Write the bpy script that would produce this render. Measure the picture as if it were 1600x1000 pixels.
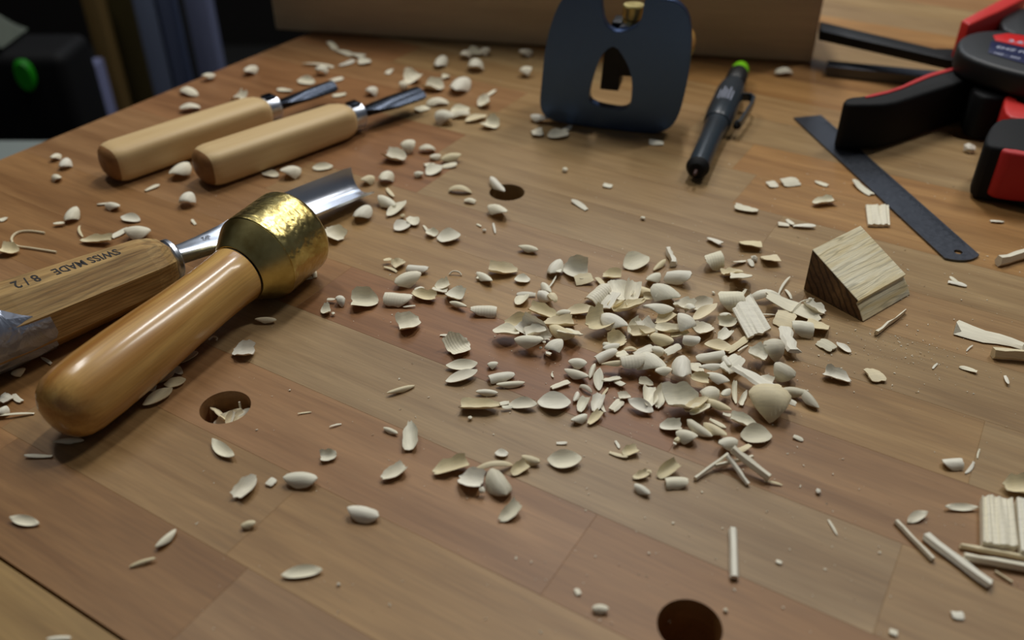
import bpy, bmesh, math, random
from mathutils import Vector, Matrix, noise
for o in list(bpy.data.objects): bpy.data.objects.remove(o)
SC = bpy.context.scene
COL = SC.collection
# ------------------------------------------------------------------ camera
F = 1420.0; PITCH = math.radians(35.423); H = 0.21871
cam_d = bpy.data.cameras.new('camera'); cam = bpy.data.objects.new('camera', cam_d); COL.objects.link(cam)
cam.location = (0, 0, H); cam.rotation_euler = (math.pi/2 - PITCH, 0, 0)
cam_d.sensor_width = 36; cam_d.lens = F/1600*36; cam_d.clip_start = 0.01; cam_d.clip_end = 60
cam_d.dof.use_dof = True; cam_d.dof.focus_distance = 0.362; cam_d.dof.aperture_fstop = 7.0; cam_d.dof.aperture_blades = 7
SC.camera = cam
# ------------------------------------------------------------------ world, lamps, exposure
w = bpy.data.worlds.new('world'); SC.world = w; w.use_nodes = True
bg = w.node_tree.nodes['Background']; bg.inputs[0].default_value = (0.55, 0.62, 0.75, 1); bg.inputs[1].default_value = 0.085
def lamp(name, loc, target, sx, sy, power, color):
    d = bpy.data.lights.new(name, 'AREA'); d.shape = 'RECTANGLE'; d.size = sx; d.size_y = sy
    d.energy = power; d.color = color
    o = bpy.data.objects.new(name, d); COL.objects.link(o); o.location = loc
    v = (Vector(target) - Vector(loc)); o.rotation_euler = v.to_track_quat('-Z', 'Y').to_euler(); return o
lamp('ceiling_lamp', (-0.52, 0.90, 1.30), (0, 0.45, 0), 0.08, 0.50, 4.2, (1.0, 0.98, 0.94))
lamp('ceiling_lamp', (0.16, 1.12, 1.30), (0, 0.45, 0), 0.08, 0.50, 7.6, (1.0, 0.98, 0.94))
lamp('ceiling_lamp', (0.72, 0.86, 1.30), (0, 0.45, 0), 0.08, 0.50, 5.6, (1.0, 0.98, 0.94))
lamp('window_lamp', (0.25, 2.7, 1.55), (0.05, 0.4, 0), 1.2, 1.0, 11.0, (0.84, 0.91, 1.0))
SC.view_settings.view_transform = 'Standard'; SC.view_settings.look = 'None'
SC.view_settings.gamma = 1; SC.view_settings.use_curve_mapping = False
SC.view_settings.exposure = 0.0
# ------------------------------------------------------------------ photo pixel -> point at a height in the room
def P(px, py, z=0.0):
    cx = (px-800)/F; cy = -(py-500)/F
    d = Vector((cx, math.cos(PITCH)+cy*math.sin(PITCH), -math.sin(PITCH)+cy*math.cos(PITCH)))
    t = (H - z)/-d.z
    return Vector((d.x*t, d.y*t, z))
def PV(px, py, a, b):
    """pixel -> (s, z) on the upright plane through ground points a, b"""
    cx = (px-800)/F; cy = -(py-500)/F
    d = Vector((cx, math.cos(PITCH)+cy*math.sin(PITCH), -math.sin(PITCH)+cy*math.cos(PITCH)))
    u = (b-a).normalized(); n = Vector((-u.y, u.x, 0))
    o = Vector((0, 0, H)); t = (a-o).dot(n)/d.dot(n); q = o + d*t
    return ((q-a).dot(u), q.z)
def srgb(r, g, b):
    f = lambda c: (c/255/12.92) if c/255 <= .04045 else ((c/255+.055)/1.055)**2.4
    return (f(r), f(g), f(b), 1)
# ------------------------------------------------------------------ object helpers
def link(name, me, mat=None, parent=None, loc=None, color=None):
    o = bpy.data.objects.new(name, me); COL.objects.link(o)
    if mat and me and not me.materials: me.materials.append(mat)
    if parent: o.parent = parent
    if loc is not None: o.location = loc
    if color: o.color = color
    return o
def tag(o, label, cat, group=None, kind=None):
    o['label'] = label; o['category'] = cat
    if group: o['group'] = group
    if kind: o['kind'] = kind
    return o
def empty(name, loc=(0, 0, 0), rot=None):
    o = bpy.data.objects.new(name, None); COL.objects.link(o); o.location = loc
    o.empty_display_size = 0.01
    if rot is not None: o.rotation_euler = rot
    return o
def frame(a, b):
    """euler and length for an object whose +X runs from a to b, Z kept up"""
    x = (b-a).normalized(); y = Vector((0, 0, 1)).cross(x).normalized(); z = x.cross(y)
    return Matrix((x, y, z)).transposed().to_euler(), (b-a).length
def mesh(verts, faces, name='m', smooth=False, bevel=0, seg=2, sharp=0.6):
    bm = bmesh.new(); vs = [bm.verts.new(v) for v in verts]
    for f in faces:
        try: bm.faces.new([vs[i] for i in f])
        except ValueError: pass
    bmesh.ops.recalc_face_normals(bm, faces=bm.faces)
    if bevel:
        es = [e for e in bm.edges if len(e.link_faces) == 2 and e.calc_face_angle(0) > sharp]
        bmesh.ops.bevel(bm, geom=es, offset=bevel, segments=seg, affect='EDGES', profile=0.5, clamp_overlap=True)
    me = bpy.data.meshes.new(name); bm.to_mesh(me); bm.free()
    if smooth: shade(me)
    return me
def shade(me, ang=0.7):
    for p in me.polygons: p.use_smooth = True
    try: me.set_sharp_from_angle(angle=ang)
    except Exception: pass
def prism(pts, z0, z1, bevel=0, seg=2, smooth=False, name='m'):
    n = len(pts)
    v = [(x, y, z0) for x, y in pts] + [(x, y, z1) for x, y in pts]
    f = [list(range(n))[::-1], list(range(n, 2*n))] + [[i, (i+1) % n, n+(i+1) % n, n+i] for i in range(n)]
    me = mesh(v, f, name, smooth, bevel, seg)
    return me
def box(x0, x1, y0, y1, z0, z1, bevel=0, seg=2):
    return prism([(x0, y0), (x1, y0), (x1, y1), (x0, y1)], z0, z1, bevel, seg, smooth=bevel > 0)
def loft(sections, closed=True, cap=True, smooth=True, ang=0.7):
    """sections: list of lists of points (same count)"""
    n = len(sections[0]); v = [p for s in sections for p in s]; f = []
    for k in range(len(sections)-1):
        for i in range(n if closed else n-1):
            j = (i+1) % n; f.append([k*n+i, k*n+j, (k+1)*n+j, (k+1)*n+i])
    if cap: f.append(list(range(n))[::-1]); f.append([(len(sections)-1)*n+i for i in range(n)])
    me = mesh(v, f)
    if smooth: shade(me, ang)
    return me
def lathe(prof, n=40, smooth=True, ang=0.6):
    """prof: (x, r) along +X"""
    return loft([[(x, r*math.cos(2*math.pi*i/n), r*math.sin(2*math.pi*i/n)) for i in range(n)] for x, r in prof], smooth=smooth, ang=ang)
def tube(pts, r, n=6, taper=None):
    secs = []
    for i, p in enumerate(pts):
        p = Vector(p); a = Vector(pts[max(0, i-1)]); b = Vector(pts[min(len(pts)-1, i+1)])
        d = (b-a).normalized(); y = d.cross(Vector((0, 0, 1)))
        if y.length < 1e-4: y = Vector((0, 1, 0))
        y.normalize(); z = y.cross(d)
        rr = r*(taper[i] if taper else 1)
        secs.append([p + y*rr*math.cos(2*math.pi*k/n) + z*rr*math.sin(2*math.pi*k/n) for k in range(n)])
    return loft(secs)
def xform(me, mx): me.transform(mx); return me
# ------------------------------------------------------------------ materials
def mat(name):
    m = bpy.data.materials.new(name); m.use_nodes = True
    nt = m.node_tree; b = nt.nodes['Principled BSDF']; return m, nt, b
def N(nt, t, **kw):
    n = nt.nodes.new(t)
    for k, v in kw.items(): setattr(n, k, v)
    return n
def plain(name, col, rough=0.5, metal=0.0, coat=0.0, bump=0.0, bscale=800, spec=0.5):
    m, nt, b = mat(name)
    b.inputs['Base Color'].default_value = col; b.inputs['Roughness'].default_value = rough
    b.inputs['Metallic'].default_value = metal; b.inputs['Coat Weight'].default_value = coat
    b.inputs['Specular IOR Level'].default_value = spec
    if True:
        tc = N(nt, 'ShaderNodeTexCoord'); nz = N(nt, 'ShaderNodeTexNoise'); nz.inputs['Scale'].default_value = bscale
        nz.inputs['Detail'].default_value = 4
        nt.links.new(tc.outputs['Object'], nz.inputs['Vector'])
        mr = N(nt, 'ShaderNodeMapRange'); mr.inputs['To Min'].default_value = rough*0.8; mr.inputs['To Max'].default_value = min(1, rough*1.2)
        nt.links.new(nz.outputs['Fac'], mr.inputs['Value']); nt.links.new(mr.outputs[0], b.inputs['Roughness'])
        if bump:
            bp = N(nt, 'ShaderNodeBump'); bp.inputs['Strength'].default_value = bump; bp.inputs['Distance'].default_value = 0.0004
            nt.links.new(nz.outputs['Fac'], bp.inputs['Height']); nt.links.new(bp.outputs[0], b.inputs['Normal'])
    return m
def wood(name, dark, light, scale=(12, 160, 160), rough=0.45, coat=0.0, streak=0.5, use_color=False, fleck=0.0, bump=0.15, rings=None, coat_rough=0.2):
    """grain along object X"""
    m, nt, b = mat(name); L = nt.links.new
    tc = N(nt, 'ShaderNodeTexCoord'); oi = N(nt, 'ShaderNodeObjectInfo')
    mul = N(nt, 'ShaderNodeVectorMath', operation='SCALE'); mul.inputs['Scale'].default_value = 7.3
    comb = N(nt, 'ShaderNodeCombineXYZ')
    for k in range(3): L(oi.outputs['Random'], comb.inputs[k])
    L(comb.outputs[0], mul.inputs[0])
    add = N(nt, 'ShaderNodeVectorMath', operation='ADD'); L(tc.outputs['Object'], add.inputs[0]); L(mul.outputs[0], add.inputs[1])
    mp = N(nt, 'ShaderNodeMapping'); mp.inputs['Scale'].default_value = scale; L(add.outputs[0], mp.inputs[0])
    n1 = N(nt, 'ShaderNodeTexNoise'); n1.inputs['Scale'].default_value = 1; n1.inputs['Detail'].default_value = 6; n1.inputs['Distortion'].default_value = 0.6
    L(mp.outputs[0], n1.inputs['Vector'])
    mp2 = N(nt, 'ShaderNodeMapping'); mp2.inputs['Scale'].default_value = (scale[0]*6, scale[1]*9, scale[2]*9); L(add.outputs[0], mp2.inputs[0])
    n2 = N(nt, 'ShaderNodeTexNoise'); n2.inputs['Scale'].default_value = 1; n2.inputs['Detail'].default_value = 3
    L(mp2.outputs[0], n2.inputs['Vector'])
    cr = N(nt, 'ShaderNodeValToRGB'); cr.color_ramp.elements[0].position = 0.32; cr.color_ramp.elements[1].position = 0.68
    cr.color_ramp.elements[0].color = dark; cr.color_ramp.elements[1].color = light
    L(n1.outputs['Fac'], cr.inputs[0]); col = cr.outputs[0]
    if rings:
        wv = N(nt, 'ShaderNodeTexWave'); wv.wave_type = 'BANDS'; wv.bands_direction = rings[0]
        wv.inputs['Scale'].default_value = rings[1]; wv.inputs['Distortion'].default_value = rings[2]; wv.inputs['Detail'].default_value = 2
        wv.inputs['Detail Scale'].default_value = rings[3]
        mpw = N(nt, 'ShaderNodeMapping'); mpw.inputs['Scale'].default_value = rings[4]; L(add.outputs[0], mpw.inputs[0]); L(mpw.outputs[0], wv.inputs['Vector'])
        mx = N(nt, 'ShaderNodeMix', data_type='RGBA', blend_type='MULTIPLY')
        r2 = N(nt, 'ShaderNodeValToRGB'); r2.color_ramp.elements[0].color = (rings[5],)*3+(1,); r2.color_ramp.elements[0].position = 0.0
        r2.color_ramp.elements[1].color = (1, 1, 1, 1); r2.color_ramp.elements[1].position = rings[6] if len(rings) > 6 else 0.45
        L(wv.outputs['Fac'], r2.inputs[0]); mx.inputs[0].default_value = 1
        L(col, mx.inputs[6]); L(r2.outputs[0], mx.inputs[7]); col = mx.outputs[2]
    r3 = N(nt, 'ShaderNodeMapRange'); r3.inputs['From Min'].default_value = 0.3; r3.inputs['From Max'].default_value = 0.7
    r3.inputs['To Min'].default_value = 1-streak; r3.inputs['To Max'].default_value = 1+streak*0.25; L(n2.outputs['Fac'], r3.inputs['Value'])
    mx2 = N(nt, 'ShaderNodeVectorMath', operation='SCALE'); L(col, mx2.inputs[0]); L(r3.outputs[0], mx2.inputs['Scale']); col = mx2.outputs[0]
    if use_color:
        mx3 = N(nt, 'ShaderNodeMix', data_type='RGBA', blend_type='MULTIPLY'); mx3.inputs[0].default_value = 1
        L(col, mx3.inputs[6]); L(oi.outputs['Color'], mx3.inputs[7]); col = mx3.outputs[2]
    L(col, b.inputs['Base Color'])
    b.inputs['Roughness'].default_value = rough; b.inputs['Coat Weight'].default_value = coat; b.inputs['Coat Roughness'].default_value = coat_rough
    b.inputs['Specular IOR Level'].default_value = 0.34
    bp = N(nt, 'ShaderNodeBump'); bp.inputs['Strength'].default_value = bump; bp.inputs['Distance'].default_value = 0.0003
    L(n2.outputs['Fac'], bp.inputs['Height']); L(bp.outputs[0], b.inputs['Normal'])
    return m
M = {}
M['beech'] = wood('beech_stave', srgb(141, 112, 73), srgb(169, 141, 99), scale=(9, 95, 95), rough=0.46, streak=0.16, use_color=True, bump=0.12)
M['light_handle'] = wood('pale_handle_wood', srgb(208, 176, 124), srgb(224, 196, 146), scale=(8, 120, 120), rough=0.5, streak=0.06, bump=0.05)
M['lacquer'] = wood('lacquered_mallet_wood', srgb(168, 114, 48), srgb(220, 176, 100), scale=(7, 150, 150), rough=0.42, coat=0.7, streak=0.16, bump=0.05, coat_rough=0.17)
M['ash_handle'] = wood('ash_handle_wood', srgb(158, 120, 68), srgb(200, 166, 108), scale=(14, 240, 240), rough=0.5, streak=0.3, bump=0.15,
                       rings=('Z', 0.5, 5.0, 1.2, (40, 420, 420), 0.72))
M['ash_block'] = wood('ash_block_wood', srgb(232, 212, 160), srgb(250, 242, 212), scale=(30, 260, 260), rough=0.75, streak=0.12, bump=0.5,
                      rings=('Y', 0.42, 11.0, 2.2, (26, 300, 90), 0.70, 0.26))
M['ash_end_shaded'] = wood('shaded_ash_end_grain', srgb(84, 58, 38), srgb(128, 96, 62), scale=(200, 60, 60), rough=0.8, streak=0.3, bump=0.4, rings=('DIAGONAL', 0.40, 3.0, 1.0, (0, 420, -330), 0.40))  # banded end grain; much of its dark brown is shade put into the colour
M['handle_end_shaded'] = wood('shaded_handle_end_grain', srgb(128, 88, 50), srgb(160, 116, 70), scale=(40, 120, 120), rough=0.5, streak=0.1, bump=0.05)  # butt end grain, coloured darker still to paint in the shade of the unlit end
M['box_board'] = wood('box_board_wood', srgb(200, 178, 142), srgb(214, 192, 154), scale=(7, 120, 60), rough=0.6, streak=0.08, bump=0.05)
M['steel'] = plain('polished_steel', srgb(206, 212, 222), 0.31, 1.0, bscale=300)
M['steel_dark'] = plain('dark_tool_steel', srgb(44, 49, 58), 0.28, 1.0, bscale=300)
M['steel_brushed'] = plain('brushed_steel', srgb(92, 96, 104), 0.38, 1.0, bscale=600)
M['sole_steel'] = plain('ground_plane_steel', srgb(76, 98, 138), 0.36, 1.0, bscale=200)
M['black_iron'] = plain('black_iron', srgb(16, 16, 17), 0.5, 0.4)
M['black_plastic'] = plain('black_plastic', srgb(17, 20, 22), 0.5, bump=0.1, bscale=2500)
M['black_rubber'] = plain('black_rubber', srgb(10, 11, 12), 0.7, bump=0.2, bscale=3000, spec=0.3)
M['red_plastic'] = plain('red_plastic', srgb(205, 40, 34), 0.5)
M['red_rubber'] = plain('red_rubber', srgb(190, 30, 30), 0.6)
M['green_plastic'] = plain('green_plastic', srgb(130, 215, 20), 0.4)
M['pen_grey'] = plain('pen_grey_plastic', srgb(46, 56, 64), 0.32)
M['pen_print'] = plain('pale_print', srgb(190, 195, 215), 0.5)
M['ink'] = plain('burnt_black_ink', srgb(28, 22, 18), 0.7)
M['graphite'] = plain('brown_lead', srgb(60, 32, 22), 0.5)
M['label_red'] = plain('label_red', srgb(210, 16, 16), 0.4)
M['label_blue'] = plain('label_blue', srgb(12, 22, 70), 0.4)
M['dust'] = plain('pale_dust', srgb(225, 215, 190), 0.9)
def brass(name, dented):
    m, nt, b = mat(name); L = nt.links.new
    b.inputs['Metallic'].default_value = 1; b.inputs['Roughness'].default_value = 0.36
    tc = N(nt, 'ShaderNodeTexCoord')
    n1 = N(nt, 'ShaderNodeTexNoise'); n1.inputs['Scale'].default_value = 90; n1.inputs['Detail'].default_value = 5; L(tc.outputs['Object'], n1.inputs['Vector'])
    cr = N(nt, 'ShaderNodeValToRGB'); cr.color_ramp.elements[0].color = srgb(158, 136, 78); cr.color_ramp.elements[1].color = srgb(206, 190, 126)
    cr.color_ramp.elements[0].position = .35; cr.color_ramp.elements[1].position = .65
    L(n1.outputs['Fac'], cr.inputs[0]); L(cr.outputs[0], b.inputs['Base Color'])
    if dented:
        b.inputs['Roughness'].default_value = 0.3
        v = N(nt, 'ShaderNodeTexVoronoi'); v.inputs['Scale'].default_value = 420; v.feature = 'SMOOTH_F1'
        n2 = N(nt, 'ShaderNodeTexNoise'); n2.inputs['Scale'].default_value = 330; n2.inputs['Detail'].default_value = 6
        mp = N(nt, 'ShaderNodeMapping'); mp.inputs['Scale'].default_value = (1.2, 0.7, 1.0); mp.inputs['Rotation'].default_value = (0.3, 0.5, 0.9)
        L(tc.outputs['Object'], mp.inputs[0]); L(mp.outputs[0], v.inputs['Vector']); L(mp.outputs[0], n2.inputs['Vector'])
        ad = N(nt, 'ShaderNodeMath', operation='ADD'); L(v.outputs['Distance'], ad.inputs[0]); L(n2.outputs['Fac'], ad.inputs[1])
        bp = N(nt, 'ShaderNodeBump'); bp.inputs['Strength'].default_value = 0.55; bp.inputs['Distance'].default_value = 0.0005
        L(ad.outputs[0], bp.inputs['Height']); L(bp.outputs[0], b.inputs['Normal'])
    else:
        wv = N(nt, 'ShaderNodeTexWave'); wv.inputs['Scale'].default_value = 900; wv.inputs['Distortion'].default_value = 2; wv.bands_direction = 'X'
        L(tc.outputs['Object'], wv.inputs['Vector'])
        bp = N(nt, 'ShaderNodeBump'); bp.inputs['Strength'].default_value = 0.05; bp.inputs['Distance'].default_value = 0.0002
        L(wv.outputs['Fac'], bp.inputs['Height']); L(bp.outputs[0], b.inputs['Normal'])
    return m
M['brass'] = brass('turned_brass', False); M['brass_dented'] = brass('dented_brass', True)
def tape():
    m, nt, b = mat('silver_tape'); L = nt.links.new
    b.inputs['Base Color'].default_value = srgb(160, 168, 184); b.inputs['Metallic'].default_value = 0.75; b.inputs['Roughness'].default_value = 0.33
    tc = N(nt, 'ShaderNodeTexCoord'); n = N(nt, 'ShaderNodeTexNoise'); n.inputs['Scale'].default_value = 70; n.inputs['Detail'].default_value = 3; n.inputs['Distortion'].default_value = 1.5
    L(tc.outputs['Object'], n.inputs['Vector']); bp = N(nt, 'ShaderNodeBump'); bp.inputs['Strength'].default_value = 0.9; bp.inputs['Distance'].default_value = 0.0016
    L(n.outputs['Fac'], bp.inputs['Height']); L(bp.outputs[0], b.inputs['Normal']); return m
M['tape'] = tape()
def chipmat(name, ribbed, base=(255, 249, 232)):
    m, nt, b = mat(name); L = nt.links.new
    tc = N(nt, 'ShaderNodeTexCoord'); oi = N(nt, 'ShaderNodeObjectInfo')
    mp = N(nt, 'ShaderNodeMapping'); mp.inputs['Scale'].default_value = (130, 1400, 1400); L(tc.outputs['Object'], mp.inputs[0])
    n = N(nt, 'ShaderNodeTexNoise'); n.inputs['Scale'].default_value = 1; n.inputs['Detail'].default_value = 3; L(mp.outputs[0], n.inputs['Vector'])
    cr = N(nt, 'ShaderNodeValToRGB'); d = tuple(c*0.95 for c in base); cr.color_ramp.elements[0].color = srgb(*d); cr.color_ramp.elements[1].color = srgb(*base)
    cr.color_ramp.elements[0].position = .35; cr.color_ramp.elements[1].position = .6
    L(n.outputs['Fac'], cr.inputs[0])
    mx = N(nt, 'ShaderNodeMix', data_type='RGBA', blend_type='MULTIPLY'); mx.inputs[0].default_value = 1; L(cr.outputs[0], mx.inputs[6]); L(oi.outputs['Color'], mx.inputs[7])
    L(mx.outputs[2], b.inputs['Base Color']); b.inputs['Roughness'].default_value = 0.62
    bp = N(nt, 'ShaderNodeBump'); bp.inputs['Strength'].default_value = 0.15; bp.inputs['Distance'].default_value = 0.0001
    if ribbed:
        wv = N(nt, 'ShaderNodeTexWave'); wv.bands_direction = 'X'; wv.inputs['Scale'].default_value = 260; wv.inputs['Distortion'].default_value = 1.0
        L(tc.outputs['Object'], wv.inputs['Vector']); L(wv.outputs['Fac'], bp.inputs['Height']); bp.inputs['Strength'].default_value = 0.6
    else: L(n.outputs['Fac'], bp.inputs['Height'])
    L(bp.outputs[0], b.inputs['Normal'])
    tr = N(nt, 'ShaderNodeBsdfTranslucent'); tr.inputs[0].default_value = srgb(240, 190, 120)
    ms = N(nt, 'ShaderNodeMixShader'); ms.inputs[0].default_value = 0.11
    out = nt.nodes['Material Output']; L(b.outputs[0], ms.inputs[1]); L(tr.outputs[0], ms.inputs[2]); L(ms.outputs[0], out.inputs[0])
    return m
M['chip'] = chipmat('pale_wood_chip', False); M['chip_rib'] = chipmat('ribbed_wood_chip', True)
# ------------------------------------------------------------------ the room
def struct(name, me, m, color=None):
    o = link(name, me, m, color=color); o['kind'] = 'structure'; return o
M['floor'] = plain('floor_concrete', srgb(52, 50, 46), 0.8, bump=0.2, bscale=20)
M['wall'] = plain('dark_wall', srgb(34, 30, 26), 0.9, bump=0.2, bscale=30)
FLZ = -0.86
struct('floor', box(-3.0, 3.0, -1.6, 3.2, FLZ-0.05, FLZ), M['floor'])
struct('wall_back', box(-3.0, 3.0, 3.2, 3.3, FLZ, 1.7), M['wall'])
struct('wall_left', box(-3.1, -3.0, -1.6, 3.2, FLZ, 1.7), M['wall'])
# ------------------------------------------------------------------ the workbench: beech staves, dog holes
BO = P(352, 636); BA = math.radians(-31.2)
bench = empty('workbench', (BO.x, BO.y, 0), (0, 0, BA))
tag(bench, 'beech workbench of glued reddish and tan staves with round dog holes', 'workbench')
UE = -0.2595
rows = [-0.0853, -0.0495, -0.0127, 0.024, 0.062, 0.0995, 0.136, 0.173, 0.210, 0.247, 0.284, 0.321, 0.358, 0.395, 0.432, 0.469, 0.506, 0.543, 0.580, 0.617, 0.654, 0.691, 0.728, 0.765, 0.802]
tan = (1.0, 0.98, 0.94, 1); pale = (1.08, 1.08, 1.05, 1); red = (0.84, 0.60, 0.49, 1); rose = (0.96, 0.77, 0.68, 1); org = (1.16, 0.92, 0.65, 1); brn = (0.92, 0.71, 0.54, 1); grey = (0.96, 0.95, 0.97, 1)
tones = [tan, pale, rose, org, grey, tan, brn]
spec = {0: [(-.2595, brn), (-.05, (.80, .62, .46, 1)), (.060, (.86, .74, .68, 1)), (.34, tan)], 1: [(-.2595, brn), (-.06, (.90, .80, .68, 1)), (.0505, (1.0, .88, .72, 1)), (.26, tan)],
        2: [(-.2595, rose), (-.075, rose), (.14, brn), (.33, tan)], 3: [(-.2595, brn), (-.080, grey), (.226, (1, .93, .84, 1))],
        4: [(-.2595, brn), (-.022, red), (.148, (.86, .70, .60, 1)), (.36, tan)], 5: [(-.2595, (.88, .70, .60, 1)), (-.085, (1.04, .94, .78, 1)), (.239, tan)],
        6: [(-.2595, rose), (-.11, (.97, .88, .80, 1)), (.1, tan), (.33, rose)], 7: [(-.2595, red), (-.04, tan), (.16, (1, .9, .8, 1))],
        8: [(-.2595, red), (-.058, (1.0, .97, .94, 1)), (.13, tan)], 9: [(-.2595, red), (-.12, tan), (.104, (1.14, .93, .66, 1))],
        10: [(-.2595, rose), (-.06, (1.02, .96, .88, 1)), (.09, org)], 11: [(-.2595, red), (-.17, (1, .93, .84, 1)), (.05, tan)],
        12: [(-.2595, pale), (-.02, (1.04, .93, .78, 1)), (.14, pale)]}
rng = random.Random(5)
GAP = 0.00001; TH = 0.032
holes = [(0.0, 0.0), (0.0, 0.1975), (0.1812, 0.0), (0.1905, 0.398), (0.375, 0.0), (0.375, 0.1975)]
HR = 0.0092
def stave(u0, u1, v0, v1, col, z=0.0):
    pts = [(u0+GAP, v0+GAP), (u1-GAP, v0+GAP), (u1-GAP, v1-GAP), (u0+GAP, v1-GAP)]
    me = prism(pts, -TH, z, bevel=0.00007, seg=1)
    hit = [h for h in holes if u0-HR < h[0] < u1+HR and v0-HR < h[1] < v1+HR]
    o = link('stave', me, M['beech'], bench, color=col)
    if hit:
        for hx, hy in hit:
            cut = prism([(hx+HR*math.cos(2*math.pi*i/48), hy+HR*math.sin(2*math.pi*i/48)) for i in range(48)], -TH-0.01, 0.01)
            co = bpy.data.objects.new('cut', cut); COL.objects.link(co); co.parent = bench
            md = o.modifiers.new('b', 'BOOLEAN'); md.operation = 'DIFFERENCE'; md.object = co; md.solver = 'EXACT'
        bpy.context.view_layer.update()
        ev = o.evaluated_get(bpy.context.evaluated_depsgraph_get()); nm = bpy.data.meshes.new_from_object(ev)
        o.modifiers.clear(); o.data = nm
        for c in [x for x in bpy.data.objects if x.name.startswith('cut')]: bpy.data.objects.remove(c)
    return o
for r in range(len(rows)-1):
    if r in spec: segs = spec[r]
    else:
        segs = [(UE, tones[rng.randrange(7)])]; u = UE + rng.uniform(.12, .3)
        while u < 0.85: segs.append((u, tones[rng.randrange(7)])); u += rng.uniform(.22, .4)
    segs = list(segs); u = segs[-1][0] + .27
    while u < 0.8: segs.append((u, tones[rng.randrange(7)])); u += .3
    for i, (u0, c) in enumerate(segs):
        u1 = segs[i+1][0] if i+1 < len(segs) else 0.9
        stave(u0, u1, rows[r], rows[r+1], c)
# front edge board, beyond the thin dark joint
for u0, u1, c in ((UE, 0.16, (1.0, .94, .70, 1)), (.16, .9, (1.0, .9, .7, 1))): stave(u0, u1, -0.150, -0.0862, c, z=-0.0002)
# rail under the top, which stops the fallen chips in the nearest-left hole
link('rail', box(-.03, .03, -.145, .80, -TH-0.030, -TH-0.0005), M['beech'], bench, color=brn)
link('rail', box(.78, .86, -.145, .80, -TH-0.030, -TH-0.0005), M['beech'], bench, color=brn)
for (u, v) in ((-.20, -.1), (-.20, .74), (.82, -.1), (.82, .74)):
    link('leg', box(u-.035, u+.035, v-.035, v+.035, FLZ, -TH-(.0305 if u > .5 else .0005), 0.002), M['beech'], bench, color=brn)
# ------------------------------------------------------------------ wooden box behind
a = P(430, 48); b = P(1268, 100); eu, ln = frame(a, b)
bx = empty('wooden_box', a, eu); tag(bx, 'brown wooden box standing along the far side of the bench', 'box')
link('front_panel', box(0, ln, 0.0, 0.010, 0.0004, 0.125, 0.0022, 3), M['box_board'], bx)
link('back_panel', box(0, ln, 0.082, 0.092, 0.0004, 0.125, 0.001), M['box_board'], bx)
link('side_panel', box(0.0, 0.010, 0.0101, 0.0819, 0.0004, 0.125, 0.001), M['box_board'], bx)
link('side_panel', box(ln-0.010, ln, 0.0101, 0.0819, 0.0004, 0.125, 0.001), M['box_board'], bx)
link('lid', box(-.001, ln+.001, -.001, 0.093, 0.1252, 0.134, 0.002), M['box_board'], bx)
# ------------------------------------------------------------------ brass-headed carving mallet
A = P(80, 655, 0.0134); B = P(470, 351, 0.0200); eu, ln = frame(A, B)
ml = empty('carving_mallet', A, eu); tag(ml, 'brass-headed round carving mallet with glossy lacquered wooden handle', 'mallet')
prof = [(0, .0001), (.0003, .0045), (.0014, .0082), (.0035, .0108), (.0065, .0126), (.011, .0134), (.020, .0137), (.033, .0136), (.048, .0131), (.062, .0124), (.076, .0120), (.086, .0120), (.0938, .0124), (.0945, .0121)]
link('handle', lathe(prof, 56, ang=1.2), M['lacquer'], ml)
link('collar', lathe([(.0945, .0120), (.0952, .0120)], 48), M['black_iron'], ml)
link('brass_cone', lathe([(.0952, .001), (.0952, .0126), (.0956, .0130), (.1062, .0194), (.1062, .001)], 64), M['brass'], ml)
hd = [(.1063, .001), (.1063, .0190), (.1068, .0196)]
k = 16
for i in range(k+1): hd.append((.1073+i*.0224/k, .0197+0.00008*math.sin(i*2.3)))
hd += [(.1302, .0194), (.1313, .0187), (.1319, .0174), (.1319, .001)]
me = lathe(hd, 96)
for v in me.vertices:
    if abs(v.co.x-.1188) < .0122:
        q = noise.noise(Vector((v.co.x*300, v.co.y*300, v.co.z*300))); r = 1 - max(0, q)*0.012; v.co.y *= r; v.co.z *= r
link('brass_head', me, M['brass_dented'], ml)
# ------------------------------------------------------------------ large gouge
A = P(20, 503, .0160); B = P(566, 288, .0072); eu, ln = frame(A, B)
gg = empty('large_gouge', A, eu); tag(gg, 'large gouge with octagonal ash handle printed SWISS MADE and taped end', 'gouge')
def octo(x, r, ry=None, dz=0): return [(x, (ry or r)/math.cos(math.pi/8)*math.cos(math.pi/8+i*math.pi/4), dz+r/math.cos(math.pi/8)*math.sin(math.pi/8+i*math.pi/4)) for i in range(8)]
LH = .0722
hs = [octo(-.052, .0095, .0095), octo(-.049, .0122, .0122), octo(-.043, .0146), octo(0, .0148), octo(.055, .0124), octo(.0610, .0112), octo(.0650, .0095), octo(.0662, .0080)]
me = loft(hs, smooth=False)
link('handle', me, M['ash_handle'], gg)
link('ferrule', lathe([(.0658, .001), (.0658, .0084), (.0668, .0092), (.0684, .0092), (.0692, .0084), (.0696, .0062), (.0696, .001)], 40), M['steel'], gg)
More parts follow.
